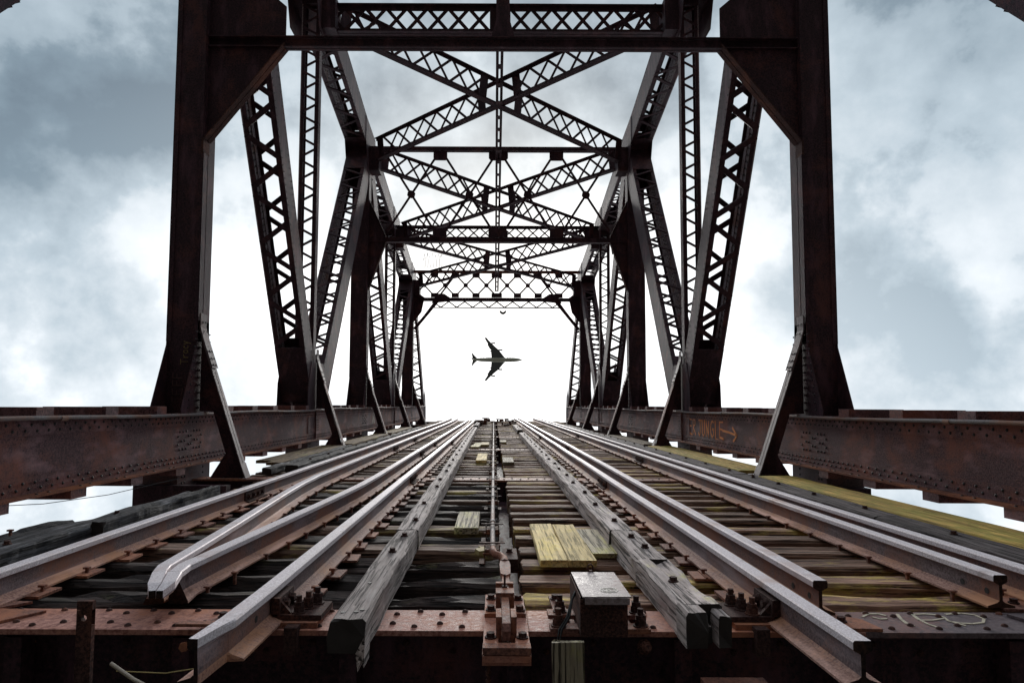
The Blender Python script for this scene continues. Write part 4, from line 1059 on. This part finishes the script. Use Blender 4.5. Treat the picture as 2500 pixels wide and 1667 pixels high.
m.tube([(-.02, 2.86, -.05), (-.02, 2.86, -.5)], .008, 6)
put('threaded_rod', m.mesh('threaded_rod', M['part_dark']), t)

# junction box
t = thing('junction_box', 'square rusty junction box with a tilted lid and chalk mark standing on the front beam', 'junction box', (.5, 3.22, 0))
m = MB(); m.box(.392, .606, 3.02, 3.024, .0, .165); m.box(.392, .396, 3.0245, 3.42, .0, .172); m.box(.602, .606, 3.0245, 3.42, .0, .172); m.box(.392, .606, 3.4205, 3.424, .0, .172); m.box(.3965, .6015, 3.0245, 3.4195, .0, .01)
put('casing', m.mesh('casing', M['part_dark']), t)
ld = MB(); ld.prism([(.400, 2.995), (.618, 3.0), (.618, 3.43), (.398, 3.43)], .006, 'xy', .178); ld.box(.41, .61, 2.992, 2.997, .15, .178)
lid = put('lid', ld.mesh('lid', M['lid']), t)
def circ(cx, cy, rx, ry, a0=0, a1=360, n=18): return [(cx + rx*math.cos(R(a0 + (a1 - a0)*i/n)), cy + ry*math.sin(R(a0 + (a1 - a0)*i/n))) for i in range(n + 1)]
mm = strokes([circ(.535, 3.10, .040, .038), circ(.535, 3.10, .026, .024), [(.525, 3.085), (.527, 3.115), (.54, 3.112), (.53, 3.10), (.545, 3.088)]], .005, lambda a, b: (Vector((a, b, .1845)), Vector((0, 0, 1))), .0015)
put('chalk_mark', mm.mesh('chalk_mark', M['white']), lid)
m = MB(); m.tube([(.50 + .014*math.cos(a), 3.45, .20 + .018*math.sin(a)) for a in [i*.7 for i in range(10)]], .005, 6); m.box(.492, .508, 3.432, 3.45, .12, .19); put('hasp', m.mesh('hasp', M['part_dark']), t)
m = MB(); m.prism([(.296, 3.60), (.352, 3.60), (.372, 3.28), (.300, 3.28)], .014, 'xy', .004); m.box(.262, .39, 3.06, 3.14, .0, .022); m.box(.262, .39, 3.20, 3.29, .020, .040)
put('left_strap', m.mesh('left_strap', M['part_rust']), t)
m = MB(); m.prism([(.650, 3.60), (.715, 3.60), (.735, 3.26), (.655, 3.26)], .014, 'xy', .004); m.box(.608, .72, 3.06, 3.14, .0, .022); m.box(.608, .73, 3.20, 3.28, .020, .040)
put('right_strap', m.mesh('right_strap', M['part_rust']), t)
for (x, y, z, kd) in ((.325, 3.53, .018, 'bolt'), (.322, 3.25, .04, 'stud'), (.30, 3.10, .022, 'stud'), (.68, 3.5, .018, 'bolt'), (.69, 3.24, .04, 'stud'), (.68, 3.10, .022, 'stud')):
    nut(kd, t, x, y, z, .3)
nut('stud', t, .31, 3.07, -.06, nrm=(0, -1, .3)); nut('stud', t, .69, 3.07, -.06, nrm=(0, -1, .3))
for i, dx in enumerate((0, .011)):
    m = MB(); m.tube([(.392, 3.2, .15 - i*.01), (.37, 3.15, .13), (.34 + dx, 3.10, .06), (.30 + dx, 3.05, .02), (.275 + dx, 3.0, -.06), (.27 + dx, 2.95, -.2), (.285 + dx, 2.9, -.4), (.29 + dx, 2.85, -.6)], .0055, 7)
    put('cable', m.mesh('cable', M['rubber']), t)
# pale plank hanging in front of the beam
m = rough_beam(.75, .137, .05, 12, 41, .004, 'y', 0, 0)
put('hanging_board', m.mesh('hanging_board', M['board_old']), None, Matrix.Translation((.322, 2.90, .02)) @ Matrix.Rotation(R(-92), 4, 'X') @ Matrix.Rotation(.02, 4, 'Y'),
    'pale mossy board standing upright in front of the beam below the junction box', 'board')
# upright bar with a hole at the left
t = thing('upright_bar', 'upright dark flat bar with a round hole in front of the beam on the left', 'steel bar', (-1.585, 2.6, -.5))
m = MB()
# plate with a real hole: ring of quads
x0, x1, z0, z1, hx, hz, hr = -1.616, -1.556, -.65, .272, -1.588, .208, .012
import itertools
ang = [i*math.pi/8 + math.pi/8 for i in range(16)]
def sq(a):
    c, s_ = math.cos(a), math.sin(a); k = min((.030/abs(c)) if abs(c) > 1e-6 else 9, (.030/abs(s_)) if abs(s_) > 1e-6 else 9); return (hx + .002 + c*k, hz + s_*k)
vs = []; 
for yy in (2.60, 2.622):
    vs += [(hx + hr*math.cos(a), yy, hz + hr*math.sin(a)) for a in ang] + [(sq(a)[0], yy, sq(a)[1]) for a in ang]
fs = []
for i in range(16):
    j = (i + 1) % 16
    fs += [(i, j, 16 + j, 16 + i), (32 + i, 48 + i, 48 + j, 32 + j), (i, 32 + i, 32 + j, j)]
m.add(vs, fs)
m.box(x0, x1, 2.60, 2.622, hz + .0305, z1); m.box(x0, x1, 2.60, 2.622, z0, hz - .0305)
put('bar', m.mesh('bar', M['part_dark']), t)
# things in the dark pit in front of the beam
M['pit_timber'] = wood_mat('mossy_pit_timber', (.05, .04, .03), (.14, .11, .08), (.22, .18, .14), (.15, .16, .06), .46)
put('sill_timber', rough_beam(1.35, .24, .2, 14, 51, .012).mesh('sill_timber', M['pit_timber']), None, Matrix.Translation((-2.5, 2.62, -.20)) @ Matrix.Rotation(.03, 4, 'Y') @ Matrix.Rotation(.04, 4, 'Z'),
    'mossy cross timber lying in the dark pit at the lower left', 'timber')
m = MB(); m.tube([(-1.56, 2.75, -.02), (-1.45, 2.72, -.07), (-1.34, 2.7, -.11), (-1.27, 2.66, -.13)], [.008, .008, .007, .009], 7)
put('stick', m.mesh('stick', M['stick']), label='pale bent stick lying in the dark pit right of the upright bar', cat='stick')
m = MB(); m.tube([(-1.62, 2.9, -.11), (-1.4, 2.88, -.11), (-1.25, 2.86, -.08), (-1.12, 2.86, -.03)], .0025, 6)
put('loose_wire', m.mesh('loose_wire', M['straw']), label='thin curved loose wire in the dark pit below the left inner rail', cat='wire')
m = MB(); m.box(.86, 1.12, 2.62, 2.78, -.10, -.085); m.box(.86, 1.12, 2.78, 2.80, -.30, -.085)
put('ledge_plate', m.mesh('ledge_plate', M['part_dark']), label='dim steel ledge in the dark pit below the right guard timber', cat='steel ledge')
for i, (x, c) in enumerate(((-1.42, 'orange'), (-1.285, 'straw'))):
    m = MB(); m.hexp((x, 3.098, -.075), (0, -1, 0), .022, .018, 6); put('bolt_head', m.mesh('bolt_head', M['part_rust']), fb0)
# sagging wire and stub on the left outside the deck
m = MB(); m.tube([(-4.9, 6.2, .06 - 0.0), (-4.55, 6.7, .02), (-4.25, 7.3, .03), (-3.95, 8.3, .1)], .004, 5)
put('loose_wire', m.mesh('loose_wire', M['rubber']), label='thin wire sagging across the white gap under the left chord', cat='wire')
for s in (-1, 1):
    m = MB(); m.box(XC + s*3.55, XC + s*4.75, 8.52, 8.66, -.30, -.02)
    put('beam_stub', m.mesh('beam_stub', M['steel']), label=f'short dark beam end under the {"left" if s < 0 else "right"} first post', cat='beam end')
# machinery clutter at the far end of the deck
rr = random.Random(5)
t = thing('end_machinery', 'clutter of small lock castings at the far end of the deck', 'lock machinery', (.1, 38, 0))
for i in range(22):
    x = rr.uniform(-1.0, 1.3); y = rr.uniform(32, 41); w = rr.uniform(.08, .3); h = rr.uniform(.06, .20)
    m = MB(); m.box(x - w/2, x + w/2, y, y + .2, 0, h); 
    if i % 2: m.tube([(x - w, y + .1, h), (x + w, y + .1, h)], .03, 6)
    put('casting', m.mesh('casting', M['part_dark' if i % 3 else 'galv']), t)

# ------------------------------------------------------------------ the aircraft (level flight, world frame)
def aircraft():
    S = 589/1600.; t = bpy.data.objects.new('airliner', None); COL.objects.link(t)
    d = leaf_dir((5.98, 1596.3, 108.8)); eye = LEAF @ Vector((0, 0, EYE)); t.location = eye + d*589
    t['label'] = 'four-engined airliner seen from below, flying to the right in the bright gap'; t['category'] = 'airplane'
    def P(x, y, z=0): return (x*S, -y*S, z*S)      # image-up is world -y
    def pp(nm, m, mat):
        o = bpy.data.objects.new(nm, m.mesh(nm, M[mat])); COL.objects.link(o); o.parent = t; return o
    m = MB(); st = [(-62, .4), (-58, 1.6), (-50, 3.2), (-38, 4.7), (-20, 5.4), (0, 5.6), (30, 5.5), (42, 5.1), (52, 3.7), (58, 2.1), (62, .5)]
    m.tube([P(x, 0, (1.6 if x < -45 else 0)) for x, r in st], [r*S for x, r in st], 16); pp('fuselage', m, 'plane_belly')
    def slab(pts, nm, z=0, dih=0., th=1.4):
        m = MB(); n = len(pts)
        vs = [P(x, y, z + abs(y)*dih - th*(.5 if abs(y) < 30 else .25)) for x, y in pts] + [P(x, y, z + abs(y)*dih + th*(.5 if abs(y) < 30 else .25)) for x, y in pts]
        m.add(vs, [tuple(range(n))[::-1], tuple(range(n, 2*n))] + [(i, (i+1) % n, n+(i+1) % n, n+i) for i in range(n)]); return pp(nm, m, 'plane_wing')
    for e in (1, -1):
        slab([(21, 4*e), (-13, 4*e), (-14.5, 20*e), (-17.5, 21.5*e), (-14, 24*e), (-18, 28*e), (-22.5, 36*e), (-24, 37.5*e), (-22, 39*e), (-30.5, 53.5*e), (-29, 54.5*e), (-25, 54*e), (-21, 49*e), (-13, 40.5*e), (5, 24*e), (16, 10*e)], 'wing', -1.5, .09)
        slab([(-47, 2*e), (-59, 1.5*e), (-62, 16*e), (-60, 16.5*e), (-55, 10*e)], 'tailplane', 2, .08, .8)
        for (x0, x1, y) in ((3, 14, 24.5), (-14, -3.5, 41)):
            m = MB(); m.tube([P(x0, y*e, -2.8 + y*.09), P(x0 + 4, y*e, -2.8 + y*.09), P(x1 - .5, y*e, -2.8 + y*.09), P(x1, y*e, -2.8 + y*.09)], [1.2*S, 1.9*S, 1.9*S, 1.6*S], 12)
            m.prism([(P(x0 - 6, 0)[0], P(0, 0, -2 + y*.09)[2]), (P(x1 - 3, 0)[0], P(0, 0, -2.2 + y*.09)[2]), (P(x1 - 5, 0)[0], P(0, 0, -.5 + y*.09)[2]), (P(x0 - 8, 0)[0], P(0, 0, -.5 + y*.09)[2])], .35*S*2, 'xz', P(0, y*e)[1] - .35*S)
            pp('engine', m, 'plane_wing')
    m = MB(); m.prism([(P(-46, 0)[0], 3*S), (P(-60, 0)[0], 18*S), (P(-64, 0)[0], 18*S), (P(-59, 0)[0], 3*S)], .8*S, 'xz', -.4*S); pp('tail_fin', m, 'plane_wing')
    m = MB(); m.tube([P(-14, 0, -.6), P(-10, 0, -1.4), P(18, 0, -1.4), P(22, 0, -.6)], [3*S, 6*S, 6*S, 3*S], 14); pp('belly_fairing', m, 'plane_belly')
aircraft()

# ------------------------------------------------------------------ swing the leaf up
for o in TOP:
    o.matrix_world = LEAF @ (Matrix.Translation(o.location) if o.type == 'EMPTY' else o.matrix_world)
